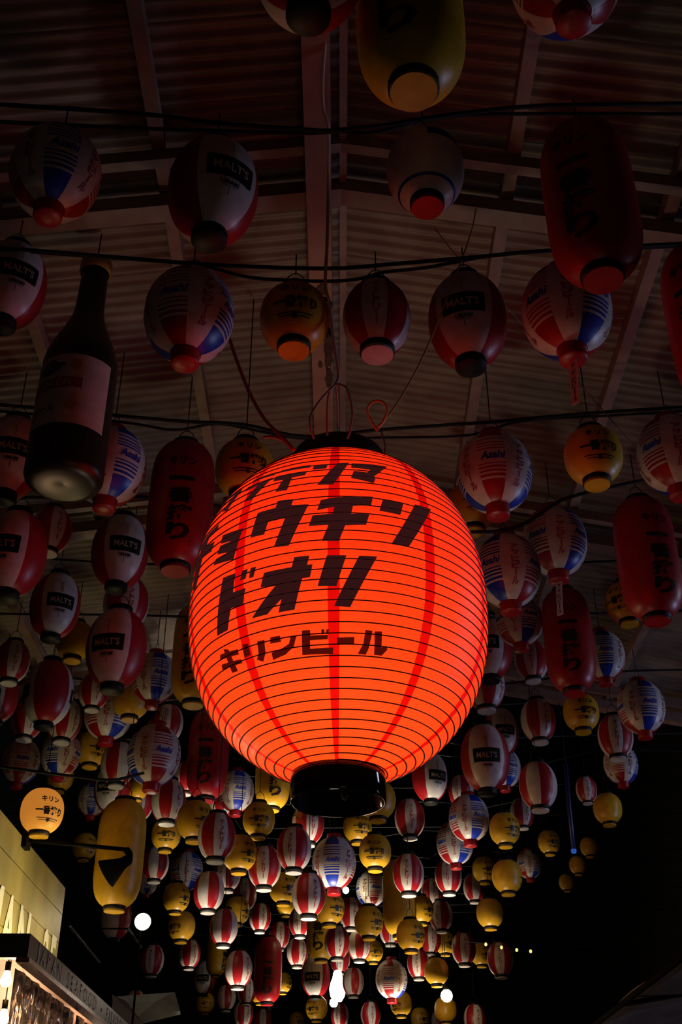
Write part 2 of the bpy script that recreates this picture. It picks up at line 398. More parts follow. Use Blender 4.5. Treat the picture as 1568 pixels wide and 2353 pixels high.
def on(k, off=.0022):
    r, R, H, ro = prof(k)
    def fn(u, v, a0=0.):
        a = a0 + u / R; rr = r(min(max(v, .0), H)) + off; return (rr * sin(a), -rr * cos(a), v)
    return fn
def at_angle(fn, deg): return lambda u, v: fn(u, v, radians(deg))
def ring(r, z0, z1, t=.004): return [(r - t, z0), (r, z0 + .001), (r, z1 - .001), (r - t, z1), (r - t, z0)]

def caps(k):
    r, R, H, ro = prof(k); P = {}
    if k == 'A':
        P['bottom_cap'] = (lathe('bottom_cap', [(.001, -.046), (ro * .86, -.05), (ro * .93, -.044), (ro * .90, -.012), (ro * 1.0, .003), (ro * .96, .008)], RED), None)
        P['top_cap'] = (lathe('top_cap', [(ro * .98, H - .01), (ro * 1.06, H - .004), (ro * .96, H + .008), (ro * 1.0, H + .028), (.001, H + .03)], RED), None)
    elif k == 'M':
        P['bottom_cap'] = (lathe('bottom_cap', [(.001, -.03), (ro * .99, -.032), (ro * 1.04, -.026), (ro * 1.04, .004), (ro * .98, .008)], BLACK), None)
        P['top_cap'] = (lathe('top_cap', [(ro * .98, H - .008), (ro * 1.04, H - .004), (ro * 1.04, H + .026), (.001, H + .03)], BLACK), None)
    else:
        P['bottom_ring'] = (lathe('bottom_ring', ring(ro * 1.10, -.018, .014, .006), BLACK), None)
        P['top_ring'] = (lathe('top_ring', ring(ro * 1.07, H - .008, H + .014), BLACK), None)
        pm = {'K': YELLOW, 'Y': YELLOW, 'L': RED, 'W': RED}.get(k, WHITE)
        P['bottom_plate'] = (lathe('bottom_plate', disc_profile(ro * 1.0, -.028, -.006), pm, 28, False), None)
        P['top_plate'] = (lathe('top_plate', disc_profile(ro * 1.0, H + .004, H + .02), BLACK, 20, False), None)
    return P
def build_kind(k):
    r, R, H, ro = prof(k); f = on(k); parts = []
    if k == 'A':
        body = body_mesh(k, [WHITE, RED, BLUE], col_A, 64, 44)
        for d in (0, 90, 180, 270): parts.append(('logo_lettering', lay('logo_lettering', text2d('Asahi', w=.105, h=.040, cy=.465 * H, bold=.03, slant=.2), at_angle(f, d), BLUE, .03)))
        for d in (45, 135, 225, 315): parts.append(('lettering', lay('lettering', text2d('アサヒビール', w=.042, h=.21, cy=.40 * H, bold=.025, vertical=True), at_angle(f, d), REDINK, .03)))
    elif k == 'M':
        body = body_mesh(k, [WHITE, RED], col_M, 60, 44)
        for d in (0, 180):
            g = at_angle(f, d)
            parts.append(('black_label', lay('black_label', [rect2d(-.085, .085, .32 * H, .535 * H)], g, BLACK, .02)))
            parts.append(('label_lettering', lay('label_lettering', text2d("MALT'S", w=.125, h=.036, cy=.425 * H, bold=.015), at_angle(on(k, .0036), d), CREAM, .03)))
            parts.append(('lettering', lay('lettering', text2d('UMAMI', w=.070, h=.018, cy=.275 * H, bold=.02) + [rect2d(-.0015, .0015, .17 * H, .235 * H), rect2d(-.03, .03, .24 * H, .244 * H)], g, INK, .03)))
            parts.append(('gold_line', lay('gold_line', [rect2d(-.005, .005, .56 * H, .74 * H), rect2d(-.03, .03, .755 * H, .765 * H)], g, GOLD, .02)))
    elif k == 'K':
        body = body_mesh(k, [YELLOW], lambda a, t: 0, 48, 34)
        parts.append(('lettering', lay('lettering', text2d('一番搾り', w=.165, h=.050, cy=.40 * H, bold=.045), f, INK, .03)))
        parts.append(('small_lettering', lay('small_lettering', text2d('キリン', w=.11, h=.036, cy=.67 * H, bold=.03) + [rect2d(-.075, .075, .215 * H, .23 * H), rect2d(-.065, .065, .175 * H, .188 * H), rect2d(-.010, .010, .155 * H, .235 * H)], f, INK, .03)))
    elif k in 'ST':
        body = body_mesh(k, [WHITE, RED], col_S, 64, 34)
        if k == 'S':
            for d in (0, 180): parts.append(('lettering', lay('lettering', text2d('サントリー', w=.026, h=.20, cy=.46 * H, bold=.03, vertical=True), at_angle(f, d), REDINK, .03)))
    elif k in 'LY':
        body = body_mesh(k, [RED if k == 'L' else YELLOW], lambda a, t: 0, 56, 70)
        parts.append(('lettering', lay('lettering', text2d('一番搾り', w=.115, h=.37, cy=.37 * H, bold=.04, vertical=True), f, INK, .03)))
        parts.append(('small_lettering', lay('small_lettering', text2d('キリン', w=.13, h=.05, cy=.73 * H, bold=.03), f, INK, .03)))
    else:
        body = body_mesh(k, [WHITE, BLUE], lambda a, t: 1 if (.62 < t < .80 and (a < 35 or a > 325)) or (.1 < t < .13) else 0, 48, 34)
    KIND[k] = dict(body=body, parts=parts, caps=caps(k), H=H, ro=ro)
for k in 'AMKSTLYW': build_kind(k)
loop_mesh = tube('hanging_loop', smooth_path([(-.04, 0, 0), (-.03, 0, .05), (0, 0, .075), (.03, 0, .05), (.04, 0, 0)], 4), .0022, ROPE, 5)
cord_mesh = tube('hanging_cord', [(0, 0, 0), (0, 0, .25), (0, 0, .5), (0, 0, 1)], .003, ROPE, 5)
GROUP = {'A': 'white lanterns with red and blue stripes', 'M': 'red and white lanterns with a black label', 'K': 'round yellow lanterns', 'S': 'red and white striped lanterns', 'T': 'red and white striped lanterns',
         'L': 'long red lanterns', 'Y': 'long yellow lanterns', 'W': 'pale lanterns'}
NAME = {'A': 'striped_balloon_lantern', 'M': 'oval_lantern', 'K': 'round_lantern', 'S': 'striped_lantern', 'T': 'striped_lantern', 'L': 'long_lantern', 'Y': 'long_lantern', 'W': 'round_lantern'}
LANTERNS = [  # kind, x, y, z of the bottom, turn in degrees, size, label
    ('M', -0.085, 1.816, 4.178, 42.7, 1.0, 'red and white lantern with black label, cut by the top edge near the beam'),
    ('Y', 0.193, 1.956, 4.059, -19.6, 1.0, 'long yellow lantern, hanging at the top, large, cut by the frame'),
    ('A', 0.661, 1.994, 4.424, -78.3, 0.99, 'white lantern with red and blue stripes, only its bottom showing at the top edge'),
    ('A', -0.999, 2.737, 4.434, -64.9, 0.946, 'white lantern with red and blue stripes, highest at the upper left corner, half in shadow'),
    ('M', -0.426, 2.636, 4.206, 31.2, 1.0, 'red and white lantern with black label, above the second rope, upper left'),
    ('W', 0.283, 2.62, 4.338, 33.8, 1.0, 'pale bluish white round lantern just below the big yellow one at the top'),
    ('L', 0.826, 2.64, 4.035, -31.4, 1.0, 'long red lantern, largest, at the upper right'),
    ('M', -1.285, 3.26, 4.388, 31.5, 0.928, 'red and white lantern with black label, almost black, at left edge beside the bottle neck'),
    ('A', -0.562, 3.171, 4.154, -13.0, 1.0, 'white lantern with red and blue stripes, right of the bottle, under the second rope'),
    ('K', -0.167, 3.084, 4.121, 3.1, 1.0, 'round yellow lantern, beside the roof beam above the glowing lantern'),
    ('S', 0.131, 3.163, 4.169, -2.4, 1.0, 'red and white striped lantern, centre of the second row, above the glowing lantern'),
    ('M', 0.485, 3.295, 4.221, -13.4, 1.0, 'red and white lantern with black label, second row, right of the striped one'),
    ('A', 0.835, 3.163, 4.167, -54.8, 1.0, 'white lantern with red and blue stripes, tucked under the largest long red one'),
    ('L', 1.253, 2.894, 3.732, -43.4, 1.0, 'long red lantern, cut by the right edge, second row'),
    ('M', -1.542, 4.355, 4.317, 19.5, 1.016, 'red and white lantern with black label, at left edge beside the bottle bottom'),
    ('A', -1.058, 4.282, 4.235, -43.1, 1.0, 'white lantern with red and blue stripes, peeking out behind the bottle bottom'),
    ('L', -0.746, 4.46, 3.997, 7.5, 1.0, "long red lantern, touching the glowing lantern's upper left"),
    ('K', -0.411, 3.994, 4.086, 13.9, 1.0, "round yellow lantern, half hidden behind the glowing lantern's upper left"),
    ('A', 0.685, 4.195, 4.144, -9.3, 1.0, "white lantern with red and blue stripes, beside the glowing lantern's upper right shoulder"),
    ('K', 1.09, 4.025, 4.175, -0.2, 1.0, 'round yellow lantern, upper right, under the third rope'),
    ('A', 1.513, 4.236, 4.271, -52.7, 0.99, 'white lantern with red and blue stripes, cut by the right edge, third row'),
    ('K', 0.677, 4.957, 4.502, 12.2, 1.008, "round yellow lantern, mostly hidden behind the glowing lantern's right shoulder"),
    ('L', 1.53, 4.924, 3.976, 10.7, 1.0, 'long red lantern, leaning, at the right edge below the third row'),
    ('A', 1.119, 5.116, 4.326, -44.3, 1.008, 'white lantern with red and blue stripes, paper tag dangling, above long red one'),
    ('A', 0.823, 4.903, 4.037, 50.5, 0.99, "white lantern with red and blue stripes, touching the glowing lantern's right side"),
    ('K', 1.634, 5.776, 4.381, -40.8, 0.946, 'round yellow lantern, peeking from behind the leaning long red one'),
    ('A', 1.068, 6.111, 4.395, -67.9, 0.854, 'white lantern with red and blue stripes, below the one touching the glowing lantern'),
    ('L', 1.314, 5.941, 4.031, -9.5, 0.946, 'long red lantern, with a paper tag dangling over it, right side'),
    ('A', 1.615, 6.408, 4.303, -92.1, 0.831, 'white lantern with red and blue stripes, half behind the long red one, right side'),
    ('M', 0.911, 6.396, 4.309, -13.1, 1.006, "red and white lantern with black label, half behind the glowing lantern's right side"),
    ('S', 0.914, 6.683, 4.228, 52.2, 1.016, "red and white striped lantern, plain red side, below, by the glowing lantern's right flank"),
    ('S', 1.227, 6.697, 4.431, -10.4, 0.852, 'red and white striped lantern, between the glowing lantern and a long red one'),
    ('K', 1.666, 7.405, 4.364, 5.3, 0.99, 'round yellow lantern, under the long red one on the right side'),
    ('A', 1.984, 7.035, 4.203, -80.7, 0.932, 'white lantern with red and blue stripes, lone at the right edge, bright blue panel'),
    ('S', 1.402, 7.619, 4.369, 19.6, 0.99, 'red and white striped lantern, text panel turned right, right of the glowing lantern'),
    ('M', 0.887, 6.72, 3.713, -2.5, 1.0, "red and white lantern with black label, brightest, below the glowing lantern's lower right"),
    ('M', 1.17, 7.873, 4.355, 7.5, 0.848, 'red and white lantern with black label, dim, right behind the brightest labelled one'),
    ('A', 1.282, 8.641, 4.371, -63.4, 0.81, 'white lantern with red and blue stripes, mostly hidden behind the brightest labelled one'),
    ('T', 1.302, 7.305, 3.788, -22.1, 1.0, 'red and white striped lantern without text, pale rim, right of the black bottom cap'),
    ('S', 1.942, 7.642, 4.258, -8.3, 0.985, 'red and white striped lantern, dim, right side, under the lone blue panelled one'),
    ('A', 2.086, 8.162, 4.242, -22.3, 0.767, 'white lantern with red and blue stripes, dim, lowest at the right edge'),
    ('S', 1.977, 8.93, 4.342, -0.5, 0.673, 'red and white striped lantern, narrow dim sliver near the blue pole'),
    ('K', 2.208, 9.26, 4.272, 106.6, 0.951, 'round yellow lantern, nearly black, right of the blue pole'),
    ('A', 1.044, 9.167, 4.1, -63.5, 0.99, 'white lantern with red and blue stripes, right of the black bottom cap, blue panel lit'),
    ('K', 1.303, 8.994, 4.022, 31.8, 0.97, 'round yellow lantern, dim, under the textless striped one at right'),
    ('A', 1.029, 10.262, 4.204, -53.7, 1.0, 'white lantern with red and blue stripes, lower, overlapping the blue panel one, rope across'),
    ('M', 0.724, 8.988, 4.375, 25.4, 0.97, 'red and white lantern with black label, in shade right of the black bottom cap'),
    ('S', 0.569, 9.295, 4.173, 4.5, 1.008, 'red and white striped lantern, dim, just right of the black bottom cap'),
    ('K', 0.25, 7.618, 3.814, 178.1, 1.0, "round yellow lantern, plain, behind the black bottom cap's right side"),
    ('K', 0.144, 9.82, 4.28, 19.2, 1.0, 'round yellow lantern, small, directly under the black bottom cap'),
    ('K', 0.264, 8.861, 3.802, -4.7, 1.0, 'round yellow lantern, bright, below right of the black bottom cap'),
    ('A', -0.053, 8.691, 3.609, -93.7, 1.009, 'white lantern with red and blue stripes, centred below the black bottom cap'),
    ('S', -0.337, 8.185, 3.616, -11.6, 1.0, 'red and white striped lantern, below left of the black bottom cap, pale right rim'),
    ('S', -0.263, 8.958, 4.023, 21.7, 1.024, 'red and white striped lantern, its lower half under the black bottom cap'),
    ('K', -0.623, 8.518, 3.954, 4.2, 0.976, 'round yellow lantern, left of the black bottom cap, lit right rim'),
    ('Y', -0.543, 8.778, 4.245, 13.5, 0.928, "long yellow lantern, dim, behind the glowing lantern's lower left"),
    ('A', -0.904, 9.563, 4.465, -69.6, 0.932, "white lantern with red and blue stripes, just below the glowing lantern's lower left"),
    ('S', -1.043, 9.817, 4.502, 36.1, 0.951, "red and white striped lantern, tiny, under the glowing lantern's lower left"),
    ('L', -0.989, 8.118, 4.113, -2.1, 1.016, "long red lantern, dark, under the glowing lantern's left flank"),
    ('K', -1.001, 7.724, 3.703, 43.4, 1.016, 'round yellow lantern, text turned right, below the dark long red one'),
    ('S', -0.823, 7.495, 3.507, 22.3, 0.99, 'red and white striped lantern, left of centre, overlapping two yellow ones'),
    ('K', -0.736, 8.286, 3.637, 47.1, 0.985, 'round yellow lantern, text turned away, lower left of centre'),
    ('S', -0.567, 8.516, 3.576, -0.2, 0.98, 'red and white striped lantern, dim, between yellow ones below left of centre'),
    ('K', -1.5, 9.709, 4.18, 8.8, 1.0, 'round yellow lantern, right of the long yellow one, small text centred'),
    ('S', -1.228, 7.923, 3.884, 46.8, 0.99, 'red and white striped lantern, pale left edge, lower left cluster'),
    ('S', -1.738, 9.62, 4.411, 14.2, 0.961, 'red and white striped lantern, small, pale bottom, above the long yellow one'),
    ('Y', -1.385, 7.157, 3.123, 191.0, 1.0, 'long yellow lantern, blank, behind the black gooseneck lamp'),
    ('K', -1.753, 6.565, 3.409, 34.9, 1.0, 'round yellow lantern, warmly lit, just above the wooden signboard'),
    ('A', -2.107, 9.427, 4.382, -75.4, 0.737, 'white lantern with red and blue stripes, small, between the lit yellow one and the cluster'),
    ('M', -1.858, 8.989, 4.285, -10.3, 0.966, 'red and white lantern with black label, lower left cluster, under a striped one'),
    ('T', -1.6, 7.862, 4.133, 35.5, 1.0, 'red and white striped lantern without text, pale left edge, lower left cluster'),
    ('K', -1.725, 9.408, 4.521, 190.4, 0.68, 'round yellow lantern, very small, blank, lower left cluster'),
    ('A', -1.163, 6.776, 3.768, 31.7, 1.0, 'white lantern with red and blue stripes, largest in the lower left cluster, blue logo right'),
    ('K', -1.9, 8.28, 4.423, 42.9, 1.008, 'round yellow lantern, lit left side, lower left cluster'),
    ('A', -2.073, 8.058, 4.264, -103.6, 0.878, 'white lantern with red and blue stripes, blue panel left, above the lit yellow one'),
    ('A', -2.423, 8.252, 4.27, 22.4, 0.896, 'white lantern with red and blue stripes, at left edge above the wooden signboard'),
    ('S', -1.968, 7.619, 4.369, 54.5, 0.99, 'red and white striped lantern, dim, bright pale bottom, lower left'),
    ('A', -1.641, 7.539, 4.35, -37.7, 1.024, 'white lantern with red and blue stripes, in shade below the shiny labelled one, left'),
    ('K', -1.443, 7.298, 4.412, 191.2, 1.006, 'round yellow lantern, blank, behind the shaded striped one at left'),
    ('A', -1.244, 6.991, 4.395, -63.9, 0.914, 'white lantern with red and blue stripes, half hidden by a long yellow one at left'),
    ('Y', -0.896, 6.428, 4.16, -6.1, 0.99, "long yellow lantern, half behind the glowing lantern's left side"),
    ('M', -1.122, 5.164, 3.723, -7.7, 1.0, 'red and white lantern with black label, shiny red flank, middle left'),
    ('S', -1.188, 5.58, 4.24, 24.0, 1.0, 'red and white striped lantern, behind the shiny labelled one, middle left'),
    ('M', -1.172, 5.21, 4.307, 22.7, 1.0, 'red and white lantern with black label, right beside a long red one, middle left'),
    ('M', -1.653, 5.844, 4.322, 27.8, 0.956, 'red and white lantern with black label, pale lower half, far left middle'),
    ('M', -1.758, 6.346, 3.991, -66.5, 0.975, 'red and white lantern with black label, red side showing, pale right edge, far left'),
    ('M', -1.466, 4.394, 3.829, -5.5, 0.985, 'red and white lantern with black label, big and dark, cut by the left edge'),
    ('S', -1.534, 5.139, 4.473, 38.6, 0.848, 'red and white striped lantern, dim, beside the big dark one at left'),
    ('K', -1.675, 6.476, 4.475, 194.5, 0.942, "round yellow lantern, dim, behind the shiny labelled one's left"),
    ('M', -2.278, 7.055, 4.288, -12.1, 0.831, 'red and white lantern with black label, dim, cut by the left edge below the middle'),
    ('S', -2.212, 7.537, 4.358, 36.4, 0.956, 'red and white striped lantern, dim, yellowish bottom, far left below middle'),
    ('K', -2.252, 8.827, 4.406, 14.3, 0.865, 'round yellow lantern, small, behind the rope above the lit yellow one'),
    ('T', -1.07, 9.405, 3.611, -15.5, 1.0, 'red and white striped lantern without text, pale centre stripe, lower left of centre'),
    ('A', -1.562, 11.645, 4.309, -37.4, 1.0, 'white lantern with red and blue stripes, dark blue right half, lower left'),
    ('S', -1.749, 10.806, 4.197, 3.2, 1.016, 'red and white striped lantern, right of the long blank yellow one'),
    ('A', -2.053, 12.248, 4.407, -70.5, 0.67, 'white lantern with red and blue stripes, tiny, behind the long blank yellow one'),
    ('K', -2.415, 10.726, 4.373, 52.7, 0.918, "round yellow lantern, almost black, behind the gooseneck lamp's arm"),
    ('M', -2.216, 11.583, 3.831, -21.2, 1.0, 'red and white lantern with black label, below the long blank yellow one'),
    ('K', -1.488, 11.029, 3.705, -34.3, 1.008, 'round yellow lantern, right of the white spotlight'),
    ('T', -1.035, 10.44, 3.552, -24.3, 1.0, 'red and white striped lantern without text, lowest left, neat stripes'),
    ('S', -0.981, 11.825, 4.161, 8.7, 1.008, 'red and white striped lantern, small, lower, left of centre'),
    ('S', -1.083, 11.041, 4.166, -24.4, 1.0, 'red and white striped lantern, small, behind the pale centre striped one'),
    ('K', -1.505, 10.639, 3.877, 58.1, 0.985, 'round yellow lantern, very dim reddish, above the one by the spotlight'),
    ('S', -2.009, 12.753, 3.701, -1.0, 1.0, 'red and white striped lantern, very dim, below the white spotlight'),
    ('Y', -1.605, 15.404, 4.149, 65.9, 0.86, 'long yellow lantern, short looking, below the neat striped one'),
    ('S', -0.922, 10.802, 3.268, 49.9, 1.0, 'red and white striped lantern, very dim with bright right edge, bottom left'),
    ('L', -0.788, 12.967, 3.461, 3.5, 1.0, 'long red lantern, very dim, bottom left of centre'),
    ('K', -0.5, 10.101, 3.83, 32.8, 1.0, 'round yellow lantern, dull, below the pale rimmed striped one'),
    ('S', -0.234, 8.446, 3.358, 25.6, 0.985, 'red and white striped lantern, below the one centred under the cap'),
    ('K', -0.666, 14.095, 4.606, 182.7, 0.923, 'round yellow lantern, tiny bright bottom, below the dull one'),
    ('K', -0.096, 9.611, 3.55, 40.6, 1.0, 'round yellow lantern, dim, low centre'),
    ('A', 0.33, 12.759, 4.407, 18.5, 1.0, 'white lantern with red and blue stripes, lit bright from below, low centre'),
    ('Y', 0.533, 10.657, 3.672, 87.1, 1.008, 'long yellow lantern, brightly lit, low centre'),
    ('S', 0.538, 9.201, 3.697, -9.3, 1.0, 'red and white striped lantern, in front of the brightly lit long yellow one'),
    ('S', 0.996, 10.695, 4.058, -9.3, 1.0, 'red and white striped lantern, small with bright white bottom, low right'),
    ('K', 1.456, 11.703, 4.406, 22.9, 0.956, 'round yellow lantern, dim, partly hidden, low right'),
    ('K', 1.375, 9.551, 3.787, 91.8, 1.008, 'round yellow lantern, dull orange, low right'),
    ('A', 1.829, 11.167, 4.305, -49.3, 0.718, 'white lantern with red and blue stripes, dim yellowish, low right'),
    ('S', 1.0, 12.675, 4.374, 5.5, 1.024, 'red and white striped lantern, very dim, low right of centre'),
    ('K', 1.379, 10.877, 3.79, 172.8, 1.0, 'round yellow lantern, blank, alone, low right'),
    ('Y', -0.2, 12.062, 3.725, -13.0, 1.008, 'long yellow lantern, bright with black characters, low centre'),
    ('S', 0.098, 12.042, 4.026, 21.5, 1.0, 'red and white striped lantern, low centre, pale right panel'),
    ('K', 0.242, 10.258, 3.58, 40.6, 1.0, 'round yellow lantern, low centre, between two striped ones'),
    ('S', 0.565, 13.593, 4.178, 17.6, 1.0, 'red and white striped lantern, under the brightly lit long yellow one'),
    ('K', 0.603, 10.267, 3.473, 36.6, 0.995, 'round yellow lantern, dim, low right of centre'),
    ('S', 1.004, 13.439, 4.048, 13.7, 1.024, 'red and white striped lantern, very dim, first of a fading row low right'),
    ('K', 1.245, 14.237, 4.194, 35.0, 1.0, 'round yellow lantern, very dim, second of a fading row low right'),
    ('S', 1.253, 12.175, 3.705, 4.1, 0.995, 'red and white striped lantern, very dim, third of a fading row low right'),
    ('K', 1.677, 14.309, 4.079, 33.3, 1.0, 'round yellow lantern, very dim, fourth of a fading row low right'),
    ('S', 1.525, 11.474, 3.474, -7.6, 1.0, 'red and white striped lantern, almost black, end of a fading row low right'),
    ('M', -0.264, 12.608, 3.467, -14.8, 1.0, 'red and white lantern with black label, low centre, reddish glow on its right rim'),
    ('A', 0.524, 12.558, 3.44, -12.4, 1.0, 'white lantern with red and blue stripes, low, brilliantly lit right side'),
    ('K', -0.28, 14.065, 3.445, -28.9, 1.0, 'round yellow lantern, bright, at the bottom edge, left of the white light'),
    ('K', 0.69, 14.039, 3.488, -42.8, 1.0, 'round yellow lantern, at the bottom, under the brilliantly lit one'),
    ('S', 0.14, 13.906, 3.677, 59.4, 1.0, 'red and white striped lantern, very dark, right of the white light'),
    ('K', 0.978, 12.359, 3.542, 115.5, 1.0, 'round yellow lantern, very dark, above the round bulb'),
    ('A', -1.251, 20.532, 4.456, -86.5, 0.798, 'white lantern with red and blue stripes, tiny, bottom left of centre'),
    ('K', -0.798, 16.561, 4.133, 62.8, 1.0, 'round yellow lantern, tiny, dim, bottom left of centre'),
    ('S', 0.194, 12.67, 3.835, 49.1, 1.0, 'red and white striped lantern, nearly black, low centre'),
    ('K', 1.154, 13.534, 3.35, 145.1, 1.0, 'round yellow lantern, dull, right behind the round bulb'),
    ('S', 1.481, 13.59, 3.237, 13.8, 1.0, 'red and white striped lantern, very dim, bottom edge, right of the round bulb'),
    ('S', -2.576, 15.259, 3.649, 69.6, 1.0, 'red and white striped lantern, dark, against the pale canvas at the bottom'),
    ('S', -1.283, 16.153, 3.655, 34.5, 1.008, 'red and white striped lantern, dark, bottom edge, left part'),
    ('K', -0.708, 19.645, 4.074, 22.1, 1.0, 'round yellow lantern, tiny, at the very bottom, near the white light'),
    ('S', 1.412, 17.687, 3.771, 45.4, 1.0, 'red and white striped lantern, tiny, at the very bottom, under the round bulb'),
    ('K', 2.28, 10.47, 4.332, 117.7, 0.64, 'round yellow lantern, black sliver with lit left rim, highest at lower right'),
    ('K', 2.279, 11.059, 4.321, 118.4, 0.637, 'round yellow lantern, black sliver with lit left rim, under another'),
    ('K', 2.296, 11.791, 4.342, 119.0, 0.603, 'round yellow lantern, black sliver with lit left rim, lowest'),
    ('S', -0.93, 13.514, 4.305, 23.9, 1.0, 'red and white striped lantern, dim, in the dark left of the bright long yellow one'),
    ('K', -1.025, 11.555, 3.966, 65.1, 0.995, 'round yellow lantern, dim, behind the neat striped one, lower left'),
    ('S', -0.736, 14.122, 4.229, 13.0, 0.995, 'red and white striped lantern, nearly black, left of the bright long yellow one'),
    ('S', -0.452, 13.02, 4.151, -13.0, 1.0, "red and white striped lantern, nearly black, touching the bright long yellow one's left"),
    ('S', -0.039, 11.721, 3.678, 15.2, 0.995, 'red and white striped lantern, nearly black, right of the bright long yellow one'),
    ('K', 0.793, 11.609, 3.986, 46.1, 1.0, 'round yellow lantern, dim, right of the brightly lit long yellow one'),
    ('S', 1.057, 12.415, 4.084, -24.9, 0.993, 'red and white striped lantern, dim reddish, low right, white bottom'),
    ('S', -1.185, 15.173, 3.787, 29.5, 1.0, 'red and white striped lantern, dark, second lowest at bottom left'),
    ('K', -1.107, 16.637, 4.011, 33.8, 1.0, 'round yellow lantern, dark small, bottom left of centre'),
    ('S', -0.5, 13.726, 3.966, 37.1, 1.0, 'red and white striped lantern, dark, above the glowing rimmed labelled one'),
    ('S', -0.011, 14.971, 4.11, 0.0, 1.0, 'red and white striped lantern, dark, just above the white light'),
    ('K', 0.402, 14.914, 4.225, 18.5, 1.0, 'round yellow lantern, dark, above the brilliantly lit one'),
    ('S', 0.843, 13.066, 3.725, -11.7, 0.985, 'red and white striped lantern, dark, left above the round bulb'),
    ('S', -0.012, 16.801, 3.726, -20.0, 1.0, 'red and white striped lantern, dark, bottom edge, right of the white light'),
    ('S', 0.37, 15.334, 3.529, 10.6, 1.0, 'red and white striped lantern, dark, bottom edge, left of centre gap'),
    ('K', 1.034, 16.055, 3.612, 26.3, 1.0, 'round yellow lantern, dark, bottom edge, left of the round bulb'),
    ('S', -1.125, 17.674, 3.792, 8.6, 1.0, 'red and white striped lantern, dark, lowest at the bottom left of centre'),
    ('M', -1.812, 16.015, 4.031, -3.5, 1.0, 'red and white lantern with black label, dark, in the gap at the bottom left'),
    ('S', -1.74, 13.736, 3.949, 37.2, 1.0, 'red and white striped lantern, dark, below the one right of the spotlight'),
    ('K', -1.857, 16.706, 3.9, 6.3, 1.0, 'round yellow lantern, dark, bottom left, right of the pale canvas'),
    ('S', -1.492, 15.831, 3.809, -24.6, 0.995, 'red and white striped lantern, dark, bottom left, beside another dark one'),
    ('S', 1.576, 9.758, 4.387, 20.8, 0.818, 'red and white striped lantern, dark, under the textless one, right side'),
    ('S', 1.024, 9.454, 4.475, -26.2, 0.86, "red and white striped lantern, dark, behind the brightest labelled one's lower left"),
    ('S', -1.685, 7.201, 4.438, 28.2, 0.831, 'red and white striped lantern, dim, left of the shaded blue panelled one'),
    ('S', -1.279, 7.929, 4.481, -0.8, 0.9, 'red and white striped lantern, dim, right of the largest lower left one'),
    ('S', -1.289, 9.169, 4.499, 48.0, 0.869, "red and white striped lantern, dim, under the dark long red one's left"),
    ('S', -2.095, 6.625, 4.387, 27.5, 0.887, 'red and white striped lantern, very dark, left edge below the middle'),
    ('K', 1.917, 10.472, 4.356, 19.6, 0.802, 'round yellow lantern, nearly black, low right, beside the blue tube'),
    ('S', 1.426, 12.43, 4.384, 8.5, 0.932, 'red and white striped lantern, nearly black, low right, above the blank yellow one'),
    ('S', -0.306, 17.495, 4.078, 1.0, 1.0, 'red and white striped lantern, dark sliver, left beside the white light'),
]
FAR = []
def small_lantern(k, x, y, z, rz, s, label):
    K = KIND[k]
    root = empty(NAME[k], (x, y, z), radians(rz), label, 'lantern', GROUP[k]); root.scale = (s, s, s)
    body = new_obj('lantern_body', K['body'], root)
    for n, (me, _) in K['caps'].items(): new_obj(n, me, root)
    if 'warmly lit' in label: body.data = body.data.copy(); body.data.materials[0] = GLOWY
    blank = 'blank' in label or 'plain,' in label
    for n, me in K['parts']:
        if not blank: new_obj(n, me, body)
    top = K['H'] + .02
    lp = new_obj('hanging_loop', loop_mesh, root); lp.location = (0, 0, top)
    cd = new_obj('hanging_cord', cord_mesh, root); cd.location = (0, 0, top + .07)
    zt = z + (top + .07) * s
    ln = .10 if y < 3.9 else max((roofz(x) - .02 if y < 8.0 else 4.9) - zt, .03)
    for k2, x2, y2, z2, _r, s2, _l in LANTERNS:      # one hung under another: the cord ends at the upper one
        if z2 > zt - .02 and z2 - .03 * s2 < zt + ln and hypot(x2 - x, y2 - y) < DIM[k2][0] * s2 / 2 + .03 and (x2, y2) != (x, y): ln = max(z2 - .028 * s2 - zt, .01); y = min(y, 7.9)
    if y >= 8.0: FAR.append((x, y, zt + ln))
    cd.scale = (1, 1, ln / s)
    if 'paper tag' in label and k == 'A' or 'largest long red' in label and k == 'A':
        tg = new_obj('paper_tag', boxmesh('paper_tag', -.018, .018, -.0008, .0008, -.235, -.05, WHITE), root); tg.rotation_euler = (0, radians(4), 0)
        new_obj('lettering', lay('lettering', text2d('アサヒビール', w=.02, h=.165, cx=0, cy=-.143, bold=.02, vertical=True), lambda u, v: (u, -.0014, v), INK, .1), tg)
    return root
for row in LANTERNS: small_lantern(*row)

# ------------------------------------------------------------------ beer bottle balloon
GLASSDK = mat('dark_bottle_vinyl', (.010, .009, .007), .35)
LABEL = mat('bottle_label_paper', (.55, .50, .42), .6)
BR, BHt = .146, 1.12
def bprof(t):
    if t < .03: return BR * (.9 + .1 * t / .03)
    if t < .48: return BR
    if t < .78:
        q = (t - .48) / .30; return BR * (1 - .60 * (q * q * (3 - 2 * q)))
    return BR * (.40 - .04 * (t - .78) / .22)
bot = empty('beer_bottle', (-1.030, 3.500, 3.800), 0, 'giant dark inflatable beer bottle with white label hanging at the left', 'bottle')
bot_body = new_obj('bottle_body', lathe('bottle_body', [(.001, .01), (BR * .7, .0)] + [(bprof(i / 60), BHt * i / 60) for i in range(1, 61)] + [(.001, BHt)], GLASSDK, 48), bot)
new_obj('bottle_cap', lathe('bottle_cap', [(BR * .40, BHt - .06), (BR * .45, BHt - .055), (BR * .45, BHt - .005), (.001, BHt + .004)], GOLD, 32), bot)
def onb(off):
    def fn(u, v):
        a = u / BR - radians(8); r = bprof(v / BHt) + off; return (r * sin(a), -r * cos(a), v)
    return fn
